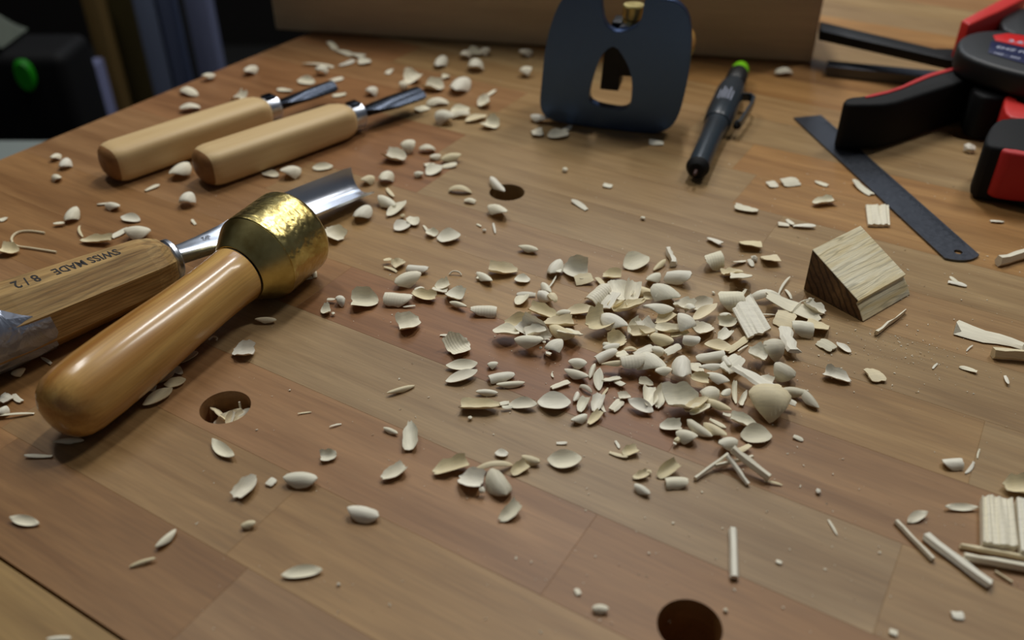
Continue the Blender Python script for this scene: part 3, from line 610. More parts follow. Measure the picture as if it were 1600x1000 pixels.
# ------------------------------------------------------------------ wood chips: each line is the two ends of its long axis, its breadth and its kind
CHIPS = """
@by the tips of the small gouges
560 98 578 92 7 U w
553 84 568 88 5 F
527 78 550 86 4 S
531 102 553 95 4 S w
515 66 524 76 5 F
496 112 507 107 9 D w
465 124 492 125 7 U
515 126 535 122 5 S
434 139 455 142 5 S
520 150 540 147 4 S
574 144 589 139 9 D w
475 99 520 103 3 S
@behind the far gouge near the bench end
316 121 336 117 6 D
384 114 399 104 8 D
363 148 381 151 11 C
283 139 306 146 8 E
282 169 311 164 9 E
@between the gouge tips and the plane
624 126 637 127 8 D
635 121 652 113 11 C
665 129 692 135 12 C
712 142 726 123 17 D w
691 119 702 119 6 F
682 103 694 90 10 D w
722 88 733 82 8 D
730 81 752 78 8 U
750 81 765 80 7 D
735 100 748 91 12 D w
667 161 698 157 8 E
650 170 667 163 6 F
746 158 765 157 11 C
@right of the nearer small gouge's tip
682 180 707 186 14 D w
704 173 733 168 9 U
705 179 733 177 8 E
727 187 760 178 8 U t
759 186 778 192 12 C
604 111 612 112 5 F
760 150 774 141 3 S
@between the gouge tip and router plane
602 233 633 240 14 C
627 230 649 227 13 D
656 232 679 230 9 E
673 247 688 242 7 D
690 249 719 244 10 D t
692 255 713 252 5 S
664 258 679 256 8 F
665 269 690 259 11 U w
648 271 661 273 7 D w
@just beyond the large gouge tip
565 284 585 277 10 D t
596 283 611 270 14 D
603 287 614 301 4 S t
593 308 616 322 13 D w
603 330 635 311 10 U
556 341 577 322 17 D w
508 358 535 368 17 C
616 356 640 346 13 U w
639 338 651 352 14 U
625 336 633 338 5 K t
667 359 680 366 10 C w
662 352 668 362 3 S
683 369 720 367 16 U w
@around the dog hole right of the gouge
703 294 737 296 8 E t
726 312 742 315 6 E
765 279 787 298 9 D w
766 320 791 336 14 D
770 348 774 364 3 S w
754 358 760 361 4 K w
745 350 752 354 2 S
@between the mallet and the small gouges
488 261 520 258 7 U
441 272 470 263 14 D
410 270 437 273 7 U
265 273 296 259 15 D
227 297 248 289 4 S
283 317 299 304 15 D w
300 344 305 350 3 F
@left of the taped gouge by the bench end
82 249 92 240 7 D
96 261 107 249 10 D w
81 275 94 280 8 D
165 319 187 324 9 D
152 319 167 318 3 S
101 344 122 327 12 D
84 349 100 348 4 S
190 338 219 342 9 U w
175 370 200 357 6 S w
196 363 234 362 17 D
126 373 173 374 10 C t
122 352 128 371 4 S t
0 345 10 340 5 S
0 388 28 390 13 C t
@beside the mallet butt on its left
18 585 40 577 10 D t
65 558 81 568 4 S
0 628 15 618 12 F w
0 648 11 636 12 D w
20 617 33 628 7 F w
0 651 52 644 3 S
40 712 80 712 5 S
@along the near side of the mallet handle
85 690 130 686 8 D t
276 562 310 550 12 U t
237 595 274 577 12 U t
268 572 285 580 9 C
256 600 291 593 11 U t
224 633 270 607 15 U t
229 607 243 606 8 F
303 537 312 529 7 F t
400 499 431 500 8 D t
487 416 493 432 7 S t
475 435 488 433 4 S
@in the open area before the mallet
364 545 397 546 20 C w
331 687 366 716 17 U
370 775 398 742 20 C
419 758 429 749 9 F w
444 748 494 748 25 D w
501 711 526 707 15 C w
377 820 399 818 13 D t
545 796 590 808 26 D w
440 897 504 888 17 U
243 855 276 827 11 D
202 884 243 873 7 D t
17 808 61 817 13 U
75 999 110 997 10 D w
597 748 633 728 18 C
641 700 645 659 21 C w
600 668 621 678 8 D
606 616 648 601 7 D t
466 646 486 643 2 S t
515 667 533 662 2 S
526 911 532 915 5 K w
@in the small heap nearest the front middle
677 735 730 719 21 C t
717 742 754 749 30 C w
746 766 760 766 9 K w
745 731 800 724 10 E t
773 709 794 708 12 U w
768 736 790 774 34 D g
781 808 812 786 18 C
797 736 823 723 15 C t
815 714 842 724 14 D t
@between the front heap and the big pile
856 716 909 717 24 U
870 692 886 692 4 S w
962 689 968 700 4 S w
953 706 980 715 5 S t
972 707 996 701 14 C t
990 745 1012 738 11 C t
1010 736 1018 740 8 K t
992 757 1015 773 13 D w
1027 738 1058 722 17 C t
1041 752 1074 752 22 B
@by the crossed sticks below the pile
1123 694 1152 690 20 D w
1158 672 1207 675 25 U g
1052 684 1064 685 8 K t
1051 692 1059 693 6 K w
1240 682 1255 688 5 S
1195 752 1222 757 3 S t
1155 703 1172 694 7 F t
@at the front near the bottom dog hole
926 950 950 952 17 D
900 920 905 929 7 F
1129 953 1139 953 6 K
1488 961 1505 962 10 F w
1294 812 1308 835 3 S
1213 876 1221 880 5 F
1390 986 1402 990 8 F
@at the lower right near the split chunks
1475 791 1527 792 9 U w
1417 812 1448 800 13 U
1570 760 1612 756 28 C t
1473 722 1503 724 20 B w
1510 739 1522 723 5 S w
1527 715 1530 702 2 S
1273 765 1284 771 6 K w
@right of the pile in front of the block
1289 577 1330 591 15 C w
1356 587 1378 584 19 F t
1281 530 1303 543 12 F g
1306 536 1330 550 8 U w
1500 572 1526 581 5 S
1570 586 1575 601 4 S w
1510 548 1519 540 2 S w
1457 576 1464 568 3 S w
1482 440 1510 446 5 S w
1484 434 1500 444 4 S
@around the steel ruler
1334 283 1360 302 6 F w
1223 286 1247 283 9 F
1200 289 1213 287 7 F
1274 283 1293 290 4 S
1270 317 1302 311 9 C
1240 352 1273 354 5 S w
1216 350 1232 351 5 F
1230 342 1240 352 4 S
1548 345 1568 346 4 S w
1213 113 1238 110 7 E
1508 232 1522 230 12 K w
1149 323 1183 329 8 F
@below the router plane
830 181 855 188 8 D w
855 211 888 206 10 U
880 204 892 197 5 S
831 207 847 206 9 F
1015 222 1036 223 5 F w
812 112 830 110 9 D
812 84 832 80 7 D
880 263 887 267 6 K
895 313 917 326 5 S w
943 289 956 291 5 F w
1001 340 1008 341 5 K w
1108 371 1126 382 6 F w
811 385 840 391 9 D
@in the loose group left of the pile
601 417 620 424 3 S t
600 411 612 409 4 S t
614 413 632 406 11 C t
637 418 668 422 14 B w
617 442 657 432 17 D
648 448 662 443 10 D w
602 459 642 462 23 B r
644 455 680 460 13 C t
680 446 702 441 12 C
676 448 698 450 7 F
697 455 723 462 19 C w
703 470 729 477 7 D
549 464 590 462 22 C
525 470 539 468 14 D w
512 469 524 470 4 S
501 483 516 481 13 C
517 490 524 491 5 K w
630 475 648 473 2 S w
623 505 656 497 23 C
699 540 730 526 27 C r
688 523 702 525 3 S w
697 572 746 567 14 U
697 595 747 581 16 U
765 592 803 583 16 B w
777 602 819 598 9 D
745 613 777 613 9 D w
731 653 738 653 6 K w
745 421 769 438 11 D w
745 436 752 430 3 S
764 419 808 420 16 C t
737 484 775 485 19 B r
762 570 778 569 10 D w
@in the row below the pile's left side
724 632 778 634 17 C t
776 632 795 629 6 S w
785 638 800 636 4 F w
798 628 838 632 13 U
843 628 889 628 23 U w
862 606 888 597 8 F
862 582 864 590 3 S
@at the pile's upper left edge
805 436 827 435 10 U w
858 427 873 408 16 D w
883 412 917 415 20 C w
870 422 877 423 6 F w
900 437 924 434 9 F t
857 446 870 426 2 S w
848 443 862 458 9 D w
808 473 826 461 13 U
808 459 836 461 5 S w
842 459 861 471 13 D w
857 461 868 475 9 E t
830 474 870 483 14 C t
870 484 890 484 9 D w
886 484 926 483 13 U t
@in the pile's left arm
773 514 809 520 17 U
792 500 830 501 17 C t
818 492 856 510 18 C w
852 503 893 496 16 C t
825 519 852 514 15 C w
805 530 845 536 14 D w
856 506 893 524 14 D t
880 511 902 524 16 F
852 537 876 526 19 D w
852 552 862 552 8 K w
842 543 848 544 5 K w
848 544 853 541 4 K w
863 543 869 542 5 K w
@at the pile's top edge
976 411 1012 402 18 U
1020 421 1039 407 7 D t
1011 439 1031 428 12 D w
1042 427 1077 437 18 B w
934 433 944 446 7 F t
944 427 969 430 12 C t
922 465 950 450 21 B r
960 437 974 464 25 C w
980 469 990 442 19 C
992 447 1019 450 15 B t
1006 461 1025 461 8 C t
944 476 960 459 13 F w
956 478 975 469 11 C t
965 484 1006 471 13 C t
1025 449 1060 468 24 D w
1103 410 1128 408 20 B r
1133 420 1160 416 11 C t
1145 412 1165 405 5 S
1142 433 1171 436 16 F
@at the pile's upper right edge
1126 464 1160 463 25 B r
1157 460 1166 447 4 S
1176 458 1218 452 9 E w
1172 403 1184 404 8 K w
1170 407 1177 415 5 S w
1192 404 1216 404 12 F t
1157 379 1188 381 12 F t
1216 458 1233 433 3 S w
1227 451 1237 468 3 S w
1193 485 1215 483 2 S w
1200 469 1278 487 13 F
1258 474 1287 485 13 C w
1213 494 1240 501 16 F t
1239 510 1270 513 20 B w
1262 505 1293 512 16 F t
1218 510 1223 514 4 K w
1112 458 1118 457 4 K w
@in the pile's upper middle
1008 482 1051 479 15 D w
918 500 947 491 24 C t
944 488 981 502 21 D w
981 515 998 494 13 C w
1000 496 1023 515 17 C w
989 517 1022 515 13 C t
1015 521 1050 531 13 D t
1027 500 1054 491 12 C t
1027 509 1062 516 12 C
952 518 977 516 16 C t
943 533 955 533 9 D w
1055 471 1080 480 17 C
1080 478 1111 467 14 U
1071 476 1083 485 11 D w
1084 497 1118 477 11 U t
1126 485 1143 485 7 E w
1126 500 1150 499 11 C
1060 500 1089 508 22 D w
1088 511 1112 496 17 C
1050 521 1075 521 9 F t
1068 530 1092 535 13 B w
@in the pile's middle left part
943 547 967 541 10 D w
932 560 961 550 13 B w
940 566 980 570 8 D t
962 553 978 549 9 F
971 563 1006 562 23 B r
1007 548 1035 574 28 D w
1020 541 1039 543 11 D w
994 545 1020 536 9 F w
1039 551 1062 536 8 F w
975 545 996 545 6 E t
889 565 915 568 13 D w
883 577 917 590 12 D
921 590 930 569 8 D w
934 605 936 578 13 U w
945 588 967 581 10 F w
962 588 975 596 7 F w
905 600 925 610 6 E g
@in the bristly clump near the pile
897 628 905 612 9 D w
905 640 918 621 14 C w
925 642 940 616 16 C w
944 645 938 622 5 S
893 658 918 650 13 D w
920 661 938 642 12 C t
940 618 950 607 3 S t
957 641 971 626 11 F
967 620 985 618 12 C
982 622 1022 638 14 U w
@in the pile's heart
1012 628 1014 597 19 C w
1000 589 1020 590 11 C g
1026 628 1034 601 17 C w
1025 581 1048 576 12 D w
1060 600 1066 564 26 D w
1060 566 1077 566 11 D w
1078 575 1096 572 11 F
1080 588 1105 590 11 C t
1107 580 1140 588 14 D w
1100 612 1125 606 23 D
1045 622 1092 613 34 C w
1078 640 1103 622 14 C t
1080 646 1107 631 16 U
1105 622 1142 636 11 D t
1128 622 1138 609 11 D w
@in the pile's right part
1102 543 1142 540 16 U t
1125 530 1140 516 13 C w
1138 550 1168 528 8 F t
1153 550 1170 538 2 S
1090 560 1130 557 15 B w
1094 575 1130 572 9 D w
1129 551 1138 575 9 D w
1134 577 1156 558 16 F w
1170 546 1196 553 19 C w
1193 547 1224 547 24 D g
1210 576 1240 591 20 D g
1187 581 1208 588 11 C w
@at the pile's lower right end
1170 618 1228 628 44 D t
1145 597 1150 626 7 C
1155 631 1166 611 8 C w
1220 602 1258 610 12 D g
1198 598 1222 601 14 F t
1256 613 1280 635 12 D g
1215 621 1243 629 6 F w
1144 645 1183 651 15 C w
1130 645 1145 648 5 S
1035 655 1064 656 15 C w
1058 672 1089 678 18 D
1075 654 1113 672 12 D
1102 649 1134 675 13 D t
1110 651 1135 661 5 S
"""
KIND = {'U': ('wood_chip', 'hollow boat-shaped wood chip'), 'C': ('wood_chip', 'broken cup-shaped wood chip'), 'D': ('wood_chip', 'domed wood chip'),
        'B': ('wood_chip', 'blunt barrel-shaped wood chip'), 'F': ('wood_flake', 'flat wood flake'), 'S': ('wood_sliver', 'thin wood sliver'),
        'E': ('wood_shaving', 'arched wood shaving'), 'K': ('wood_crumb', 'tiny wood crumb')}
CATS = {'wood_chip': 'wood chip', 'wood_flake': 'wood flake', 'wood_sliver': 'wood sliver', 'wood_shaving': 'wood shaving', 'wood_crumb': 'wood crumb'}
TINT = {'w': ((.985, 1.0, .965), 'white'), 't': ((.93, .86, .66), 'tan'), 'g': ((.78, .77, .69), 'greyish'), '': ((.99, .985, .90), 'cream')}
R = random.Random(11)
def chip_mesh(L, W, k, ribbed=False):
    nu, nv = (11, 7) if L > .004 else (7, 5)
    al, bl_, ar, br = {'U': (2, .72, 2, .7), 'C': (2, .55, 9, .35), 'D': (2.1, .48, 2.0, .62), 'B': (2.2, .45, 12, .25), 'F': (6, .3, 8, .3),
                       'S': (3, .5, 3, .5), 'E': (3, .5, 4, .4)}[k]
    if R.random() < .5: flipx = -1
    else: flipx = 1
    dW = {'U': .30, 'C': .40, 'D': .50, 'B': .55, 'F': .07, 'S': .10, 'E': .22}[k]*W
    dL = {'U': .09, 'C': .10, 'D': .09, 'B': .04, 'F': .03, 'S': .04, 'E': .22}[k]*L*R.uniform(.8, 1.25)
    th = {'U': .00055, 'C': .0005, 'D': .0007, 'B': .0008, 'F': .0007, 'S': .0005, 'E': .0006}[k]
    th = min(th, W*.25)
    sd = R.random()*100; bend = R.uniform(-.06, .06)*L; tw = R.uniform(-.22, .22)
    up = 1 if k in 'UC' or (k in 'FS' and R.random() < .5) else -1
    rag = {'U': .03, 'C': .11, 'D': .02, 'B': .05, 'F': .08, 'S': .03, 'E': .04}[k]
    top = []; bot = []
    for i in range(nu):
        s = -1+2*i/(nu-1)
        a_, b_ = (al, bl_) if s < 0 else (ar, br)
        h = max(.03, (1-abs(s)**a_))**b_ if abs(s) < 1 else (.12 if (k in 'UD') else (.35 if s < 0 and k != 'F' else .8))
        if k in 'CB' and s > .99: h = .86
        for j in range(nv):
            t = -1+2*j/(nv-1)
            hw = h*(1+rag*noise.noise(Vector((s*2.3+sd, (1 if t > 0 else -1)*3, sd)))*1.6)
            x = s*L/2; y = t*hw*W/2
            if k in 'CBF' and abs(s) > .6: x += rag*L*noise.noise(Vector((t*2.1+sd, s*3, 5)))*.9*((abs(s)-.6)/.4)
            z = dW*((t*hw)**2) + dL*s*s
            if k == 'B': z = dW*(1-math.sqrt(max(0, 1-min(1, abs(t*hw))**2*.92))) + dL*s*s*s*s
            if k == 'D': z = dW*(1-math.sqrt(max(0, 1-min(1, (t*hw)**2+ .55*s*s*(1 if s < 0 else .6)))))*1.15 + dL*s*s*.4
            z += rag*W*.5*noise.noise(Vector((s*1.7+sd, t*1.3, 9)))
            y += bend*(s*s-.3)
            z2 = z + th*(1-.55*t*t)
            ct, st = math.cos(tw*s), math.sin(tw*s)
            for arr, zz in ((bot, z), (top, z2)):
                arr.append((x*flipx, y*ct-zz*st, (y*st+zz*ct)*up))
    v = top+bot; n = nu*nv; f = []
    for i in range(nu-1):
        for j in range(nv-1):
            a = i*nv+j; b = a+1; c = a+nv+1; d = a+nv
            f += [(a, b, c, d), (n+d, n+c, n+b, n+a)]
    for i in range(nu-1):
        f += [(i*nv, (i+1)*nv, n+(i+1)*nv, n+i*nv), (n+i*nv+nv-1, n+(i+1)*nv+nv-1, (i+1)*nv+nv-1, i*nv+nv-1)]
    for j in range(nv-1):
        f += [(n+j, n+j+1, j+1, j), ((nu-1)*nv+j, (nu-1)*nv+j+1, n+(nu-1)*nv+j+1, n+(nu-1)*nv+j)]
    me = mesh(v, f, 'chip'); shade(me, .9); return me
def crumb_mesh(L):
    bm = bmesh.new(); bmesh.ops.create_icosphere(bm, subdivisions=1, radius=L/2)
    for v in bm.verts: v.co *= R.uniform(.65, 1.15); v.co.z *= .75
    me = bpy.data.meshes.new('crumb'); bm.to_mesh(me); bm.free(); return me
HM = {}; CELL = .0005
def settle(me, mx, tol=.0018, limit=.0027):
    """drop a mesh straight down on what already lies there; returns the height to add"""
    pts = [mx @ v.co for v in me.vertices]
    lo = min(p.z for p in pts); need = .0002 - lo
    for p in pts:
        h = HM.get((int(p.x/CELL), int(p.y/CELL)))
        if h is not None: need = max(need, h - tol - p.z)
    return min(need, limit-lo)
def stamp(me, mx):
    for f in me.polygons:
        if f.normal.z <= 0: continue
        vs = [mx @ me.vertices[i].co for i in f.vertices]; c = sum(vs, Vector())/len(vs)
        for p in vs+[c]+[(vs[i]+vs[(i+1) % len(vs)])/2 for i in range(len(vs))]:
            for a in (-1, 0, 1):
                for b in (-1, 0, 1):
                    kk = (int(p.x/CELL)+a, int(p.y/CELL)+b)
                    if p.z > HM.get(kk, -1): HM[kk] = p.z
recs = []; zone = ''
for line in CHIPS.strip().split('\n'):
    if line[0] == '@': zone = line[1:]; continue
    q = line.split(); x1, y1, x2, y2, wd = map(float, q[:5]); k = q[5]; fl = q[6] if len(q) > 6 else ''
    recs.append([zone, x1, y1, x2, y2, wd, k, fl])
order = sorted(recs, key=lambda r: (r[2]+r[4])/2)
for r in order:
    zone, x1, y1, x2, y2, wd, k, fl = r
    zc = 0
    for it in range(2):
        a = P(x1, y1, zc); b = P(x2, y2, zc); L = (b-a).length
        dx, dy = x2-x1, y2-y1; l = math.hypot(dx, dy); nx, ny = -dy/l, dx/l; cx, cy = (x1+x2)/2, (y1+y2)/2
        m1 = P(cx+nx*wd/2, cy+ny*wd/2, zc); m2 = P(cx-nx*wd/2, cy-ny*wd/2, zc); Wg = (m1-m2).length
        dep = {'U': .3, 'C': .4, 'D': .55, 'B': .75, 'F': .1, 'S': .25, 'E': .6, 'K': .4}[k]
        W = Wg*(1-abs(ny)*dep*.45)*1.12*(1.14 if 'pile\'s' in zone and wd > 8 else 1)
        L2 = L*(1-abs(dy)/l*dep*.2)*(1.12 if 'pile\'s' in zone and wd > 8 else (1.0 if k in 'UC' else 1.06))
        if it == 0:
            me = crumb_mesh((L+W)/2) if k == 'K' else chip_mesh(L2, max(W, .0006), k, 'r' in fl)
            ang = math.atan2((b-a).y, (b-a).x)
            tilt = (R.uniform(-.14, .14), R.uniform(-.08, .08)) if 'pile\'s' not in zone else (R.uniform(-.38, .38), R.uniform(-.22, .22))
            if k in 'UC' and 'pile\'s' not in zone: tilt = (R.uniform(-.1, .22)*(1 if abs(math.cos(ang)) > .5 and math.cos(ang) > 0 else -1), tilt[1])
            face = R.uniform(-.02, .28) if k in 'UC' else R.uniform(-.12, .12)
            rot = Matrix.Rotation(face, 4, 'X') @ Matrix.Rotation(ang, 4, 'Z') @ Matrix.Rotation(tilt[0], 4, 'X') @ Matrix.Rotation(tilt[1], 4, 'Y')
        c = P(cx, cy, zc); mx = Matrix.Translation((c.x, c.y, 0)) @ rot
        dz = settle(me, mx)
        hs = max(v.co.z for v in me.vertices)-min(v.co.z for v in me.vertices)
        mid = (max((mx @ v.co).z for v in me.vertices)+min((mx @ v.co).z for v in me.vertices))/2
        zc = dz+mid
    mx = Matrix.Translation((0, 0, dz)) @ mx; stamp(me, mx)
    o = link(KIND[k][0], me, M['chip_rib'] if 'r' in fl else M['chip']); o.matrix_world = mx
    tcol = [f for f in fl if f in 'wtg']; tcol = tcol[0] if tcol else ''
    base = TINT[tcol][0]; g = R.uniform(.92, 1.04); o.color = (base[0]*g, base[1]*g, base[2]*g*R.uniform(.95, 1.02), 1)
    r += [o, TINT[tcol][1], cx]
# labels: the look first, then the place, then the order among look-alikes
from collections import defaultdict
grp = defaultdict(list)
for r in recs: grp[(r[0], r[6], r[9])].append(r)
NUM = {2: 'two', 3: 'three', 4: 'four', 5: 'five', 6: 'six', 7: 'seven', 8: 'eight', 9: 'nine', 10: 'ten', 11: 'eleven', 12: 'twelve'}
ORD = {2: 'second', 3: 'third', 4: 'fourth', 5: 'fifth', 6: 'sixth', 7: 'seventh', 8: 'eighth', 9: 'ninth', 10: 'tenth', 11: 'eleventh'}
for (zn, k, cn), rs in grp.items():
    rs.sort(key=lambda r: r[10]); n = len(rs)
    for i, r in enumerate(rs):
        nm, ph = KIND[k]
        lb = '%s%s %s %s' % ('ribbed ' if 'r' in r[7] else '', cn, ph, zn)
        if n > 1:
            if i == 0: lb += ', leftmost'
            elif i == n-1: lb += ', rightmost'
            elif i < n/2: lb += ', %s from left' % ORD[i+1]
            else: lb += ', %s from right' % ORD[n-i]
        tag(r[8], lb.strip(), CATS[nm], 'carved wood chips scattered on the bench')
# ------------------------------------------------------------------ straight sticks and split pieces
def stick(x1, y1, x2, y2, wpx, label, z=.0, thick=None, z2=None, name='wood_stick', tint='', jag=.12, cat='wood stick', n=6, w2=None):
    zz2 = z if z2 is None else z2
    a = P(x1, y1, z+.0008); b = P(x2, y2, zz2+.0008); L = (b-a).length; d = (b-a).normalized()
    dx, dy = x2-x1, y2-y1; l = math.hypot(dx, dy); nx, ny = -dy/l, dx/l; cx, cy = (x1+x2)/2, (y1+y2)/2
    W = (P(cx+nx*wpx/2, cy+ny*wpx/2)-P(cx-nx*wpx/2, cy-ny*wpx/2)).length
    th = thick or W*.75; W *= (1-.35*abs(ny)) if not thick or thick > W*.4 else 1
    secs = []
    for i in range(n):
        s = i/(n-1); ww = W*(1+((w2 or 1)-1)*s); off = R.uniform(-1, 1)*W*jag*.5
        rr = [R.uniform(1-jag, 1+jag) for _ in range(6)]
        xs = [R.uniform(-1, 1)*W*.12 if i in (0, n-1) else 0 for _ in range(6)]
        ring = [(-.5, .35), (-.28, 0), (.3, .0), (.5, .4), (.26, .95), (-.3, 1)]
        secs.append([(s*L+xs[q], off+p[0]*ww*rr[q], p[1]*th*(rr[q] if q > 2 else 1)) for q, p in enumerate(ring)])
    me = loft(secs, ang=.5); ax = d; yy = Vector((0, 0, 1)).cross(ax).normalized(); up_ = ax.cross(yy)
    mx = Matrix((ax, yy, up_)).transposed().to_4x4(); mx.translation = a
    dz = .0002 - min((mx @ v.co).z for v in me.vertices) + min(z, zz2)
    if z == 0 and zz2 == 0: dz = max(dz, settle(me, mx))
    mx.translation += Vector((0, 0, dz)); stamp(me, mx)
    o = link(name, me, M['chip']); o.matrix_world = mx; base = TINT[tint][0]; o.color = (*base, 1)
    tag(o, label, cat, 'split sticks and splinters'); return o
stick(1145, 828, 1147, 903, 13, 'white square-cut wood stick lying alone above the bottom dog hole', tint='w', jag=.05, n=4)
stick(1400, 815, 1458, 875, 8, 'thin cream stick touching the thick white stick at lower right', jag=.08)
stick(1445, 838, 1548, 915, 19, 'thick white stick with pointed end at lower right', tint='w', thick=.0022)
stick(1555, 892, 1582, 909, 4, 'short thin splinter below the stacked sticks at lower right', tint='t')
stick(1505, 872, 1625, 893, 13, 'cream stick, nearer one of the parallel pair by the split chunks', z=0)
stick(1500, 853, 1625, 877, 8, 'narrow tan stick, farther one of the parallel pair by split chunks', tint='t')
stick(1558, 413, 1625, 394, 11, 'pale tapering stick by the frame edge below the ruler end')
stick(1498, 512, 1602, 540, 24, 'broad pale split sliver at the right edge beyond the block', thick=.0012, w2=.45)
stick(1550, 556, 1625, 562, 13, 'tan grooved stick under the broad pale sliver', tint='t')
stick(1368, 522, 1415, 487, 7, 'curved pale splinter lying in front of the ash block', jag=.3, w2=.3)
stick(1043, 391, 1053, 415, 9, 'bundle of white split fibres above the pile', tint='w', jag=.3, w2=1.2)
stick(1224, 520, 1238, 557, 17, 'thick white upright-lying chip right of the pile', tint='w', thick=.0014, name='wood_chip', cat='wood chip', jag=.2)
stick(1150, 572, 1212, 612, 12, 'long white splinter leaning over the pile\'s right end', z=.004, z2=.0045, tint='w', jag=.22, w2=1.3, thick=.0012, n=9)
stick(1086, 748, 1138, 710, 7, 'cream stick pointing lower left in the crossed bunch', z=0, z2=.002)
stick(1118, 728, 1176, 714, 6, 'pale stick lying crosswise in the crossed bunch', z=.0012, z2=.0012)
stick(1168, 756, 1136, 712, 7, 'short pale stick pointing down in the crossed bunch', z=0, z2=.003, tint='w')
stick(1200, 748, 1142, 703, 11, 'thick cream stick on top of the crossed bunch', z=.0005, z2=.0045)
# squarish grooved plates
def slab(px, label, thick, z=.0003, tint='', name='wood_chunk', cat='wood chunk', groove=True, rx=0):
    pts = [P(x, y, z+thick) for x, y in px]; c = sum(pts, Vector())/4
    nu, nv = 19, 7; secs = []
    def q(s, t): return (pts[0]*(1-s)+pts[1]*s)*(1-t)+(pts[3]*(1-s)+pts[2]*s)*t
    top = []; bot = []
    sd = R.random()*9
    for i in range(nu):
        for j in range(nv):
            s, t = i/(nu-1), j/(nv-1); p = q(s, t)-c
            if j in (0, nv-1): p += (pts[3]-pts[0]).normalized()*noise.noise(Vector((s*4+sd, j, 0)))*.0009
            g = noise.noise(Vector((s*9+sd, t*.8, sd)))*.0009-.0003 if groove else 0
            top.append((p.x, p.y, thick+g)); bot.append((p.x, p.y, 0))
    v = top+bot; n = nu*nv; f = []
    for i in range(nu-1):
        for j in range(nv-1):
            a = i*nv+j; b = a+1; c2 = a+nv+1; d = a+nv; f += [(a, b, c2, d), (n+d, n+c2, n+b, n+a)]
        f += [(i*nv, (i+1)*nv, n+(i+1)*nv, n+i*nv), (n+i*nv+nv-1, n+(i+1)*nv+nv-1, (i+1)*nv+nv-1, i*nv+nv-1)]
    for j in range(nv-1): f += [(n+j, n+j+1, j+1, j), ((nu-1)*nv+j, (nu-1)*nv+j+1, n+(nu-1)*nv+j+1, n+(nu-1)*nv+j)]
    me = mesh(v, f); shade(me, .35); o = link(name, me, M['chip'], color=(*TINT[tint][0], 1)); o.location = (c.x, c.y, z)
    if rx: o.rotation_euler = (rx, 0, 0)
    tag(o, label, cat); return o
slab([(1535, 772), (1583, 777), (1592, 852), (1537, 846)], 'split pale ash chunk with grooved top at the lower right', .0035, tint='')
slab([(1589, 776), (1625, 780), (1634, 862), (1597, 858)], 'second pale chunk cut off by the frame at lower right', .0035, tint='w')
slab([(1353, 319), (1389, 319), (1391, 350), (1357, 349)], 'squarish grooved chip beside the middle of the ruler', .0018, name='wood_chip', cat='wood chip')
slab([(1144, 482), (1172, 462), (1206, 510), (1170, 522)], 'large squarish white chip leaning at the pile\'s upper right', .0014, z=.0025, tint='w', name='wood_chip', cat='wood chip', rx=.10)
# chips caught in the dog hole on the rail below the top
hc = P(352, 636)
for i, (dx, dy, k, an, tn, lb) in enumerate(((-.0015, -.0020, 'C', .9, 'w', 'white broken chip inside the dog hole in front of the mallet'), (.001, -.001, 'U', 1.2, 't', 'tan boat-shaped chip standing in the dog hole by the mallet'), (.0042, .000, 'D', .4, '', 'cream domed chip in the dog hole by the mallet, right side'), (-.004, .001, 'F', 2.2, 't', 'small tan flake in the dog hole by the mallet, left side'))):
    me = chip_mesh(.0092, .0058, k); o = link('wood_chip', me, M['chip'], loc=(hc.x+dx+.001, hc.y+dy+.0012, -.0068+.0006*i)); o.rotation_euler = (.35+.2*i, -.5+.2*i, an)
    o.color = (*TINT[tn][0], 1); tag(o, lb, 'wood chip')
pl = link('hole_plug', lathe([(0, .001), (0, .0085), (.008, .0088), (.008, .001)], 32), M['beech'], bench, color=brn)
pl.location = (0, 0, -.0185); pl.rotation_euler = (0, -math.pi/2, 0)
# curled shavings
def curl(pxs, r, label, zs=None, tint='', taper=None):
    pts = [P(x, y, (zs[i] if zs else .0006)) for i, (x, y) in enumerate(pxs)]; c = pts[0].copy(); c.z = 0
    sp = []
    for i in range(len(pts)-1):
        p0, p1, p2, p3 = pts[max(0, i-1)], pts[i], pts[i+1], pts[min(len(pts)-1, i+2)]
        for k_ in range(5):
            t = k_/5; sp.append(.5*((2*p1)+(p2-p0)*t+(2*p0-5*p1+4*p2-p3)*t*t+(3*p1-3*p2+p3-p0)*t**3)-c)
    sp.append(pts[-1]-c)
    o = link('wood_shaving', tube(sp, r, 6), M['chip'], loc=c, color=(*TINT[tint][0], 1)); tag(o, label, 'wood shaving'); return o
curl([(70, 364), (45, 361), (26, 364), (18, 374), (26, 384), (50, 388), (88, 394)], .00055, 'long hooked shaving curl behind the taped gouge handle', tint='t')
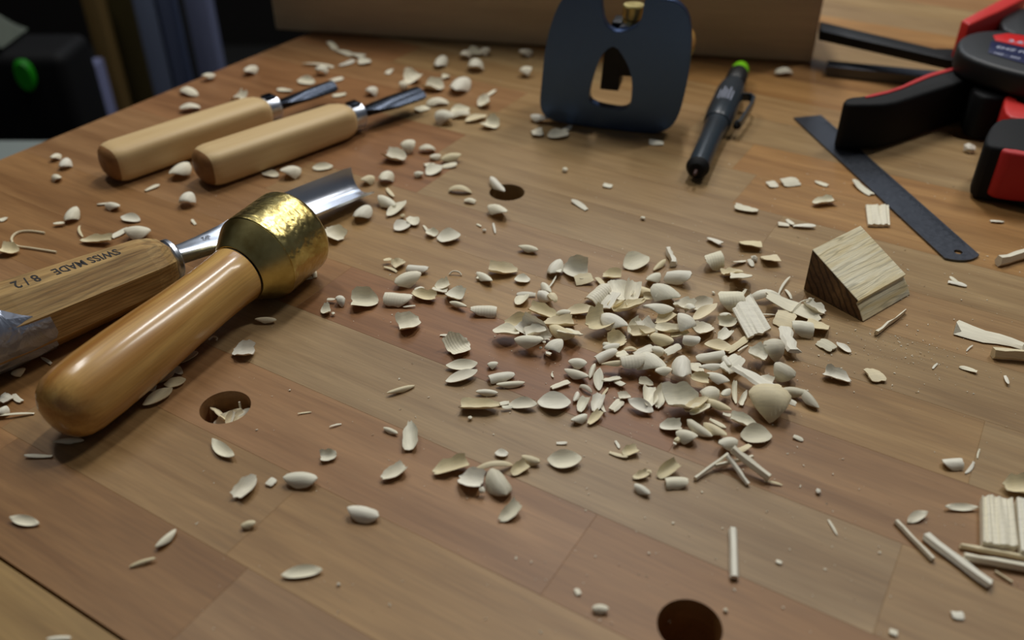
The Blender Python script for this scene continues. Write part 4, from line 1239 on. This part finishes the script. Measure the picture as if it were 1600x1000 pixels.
curl([(702, 429), (706, 425), (712, 424), (718, 426), (721, 430)], .0004, 'tiny half-ring shaving between loose chips and mallet', [.0004, .0012, .0016, .0012, .0004])
curl([(1237, 487), (1244, 478), (1255, 470), (1272, 467)], .00028, 'hair-thin curl arching over the long flake by the block', [.003, .0035, .0035, .003])
curl([(326, 531), (333, 526), (339, 528), (338, 532)], .0004, 'tiny curl in the mallet shadow on its near side', [.0004, .001, .001, .0004], 't')
curl([(378, 655), (376, 640), (374, 628)], .0004, 'pale fibre rising at the back of the hole with chips', [-.008, -.006, -.003], 'w')
# ------------------------------------------------------------------ fine sawdust specks
bm = bmesh.new(); RD = random.Random(4)
def speck(p, s):
    q = [Vector((RD.uniform(-1, 1), RD.uniform(-1, 1), RD.uniform(0, 1)))*s for _ in range(4)]
    vs = [bm.verts.new((p.x+c.x, p.y+c.y, .00012+c.z*.7)) for c in q]
    for t in ((0, 1, 2), (0, 2, 3), (0, 3, 1), (1, 3, 2)): bm.faces.new([vs[i] for i in t])
for i in range(1500):
    if i < 520: x, y = RD.gauss(1040, 170), RD.gauss(520, 95)
    elif i < 900: x, y = RD.uniform(1150, 1600), RD.uniform(240, 620)
    elif i < 1010: x, y = RD.gauss(1400, 45), RD.gauss(545, 16)
    else: x, y = RD.uniform(300, 1600), RD.uniform(90, 990)
    if y < 60 or x < 0: continue
    speck(P(x, y), RD.choice((.0002, .00025, .0003, .0004, .0006)))
me = bpy.data.meshes.new('sawdust'); bm.to_mesh(me); bm.free()
o = link('sawdust', me, M['dust']); tag(o, 'fine pale sawdust specks scattered over the workbench top', 'sawdust', kind='stuff')
lbs = defaultdict(int)
for o in bpy.data.objects:
    if o.parent is None and 'label' in o:
        lbs[o['label']] += 1; nw = len(o['label'].split())
        if nw > 16 or nw < 4: print('LABEL LENGTH', nw, o['label'])
for k_, n_ in lbs.items():
    if n_ > 1: print('LABEL DUP', n_, k_)
print('chips', len(recs), 'tris', sum(len(o.data.polygons)*2 for o in bpy.data.objects if o.type == 'MESH'))
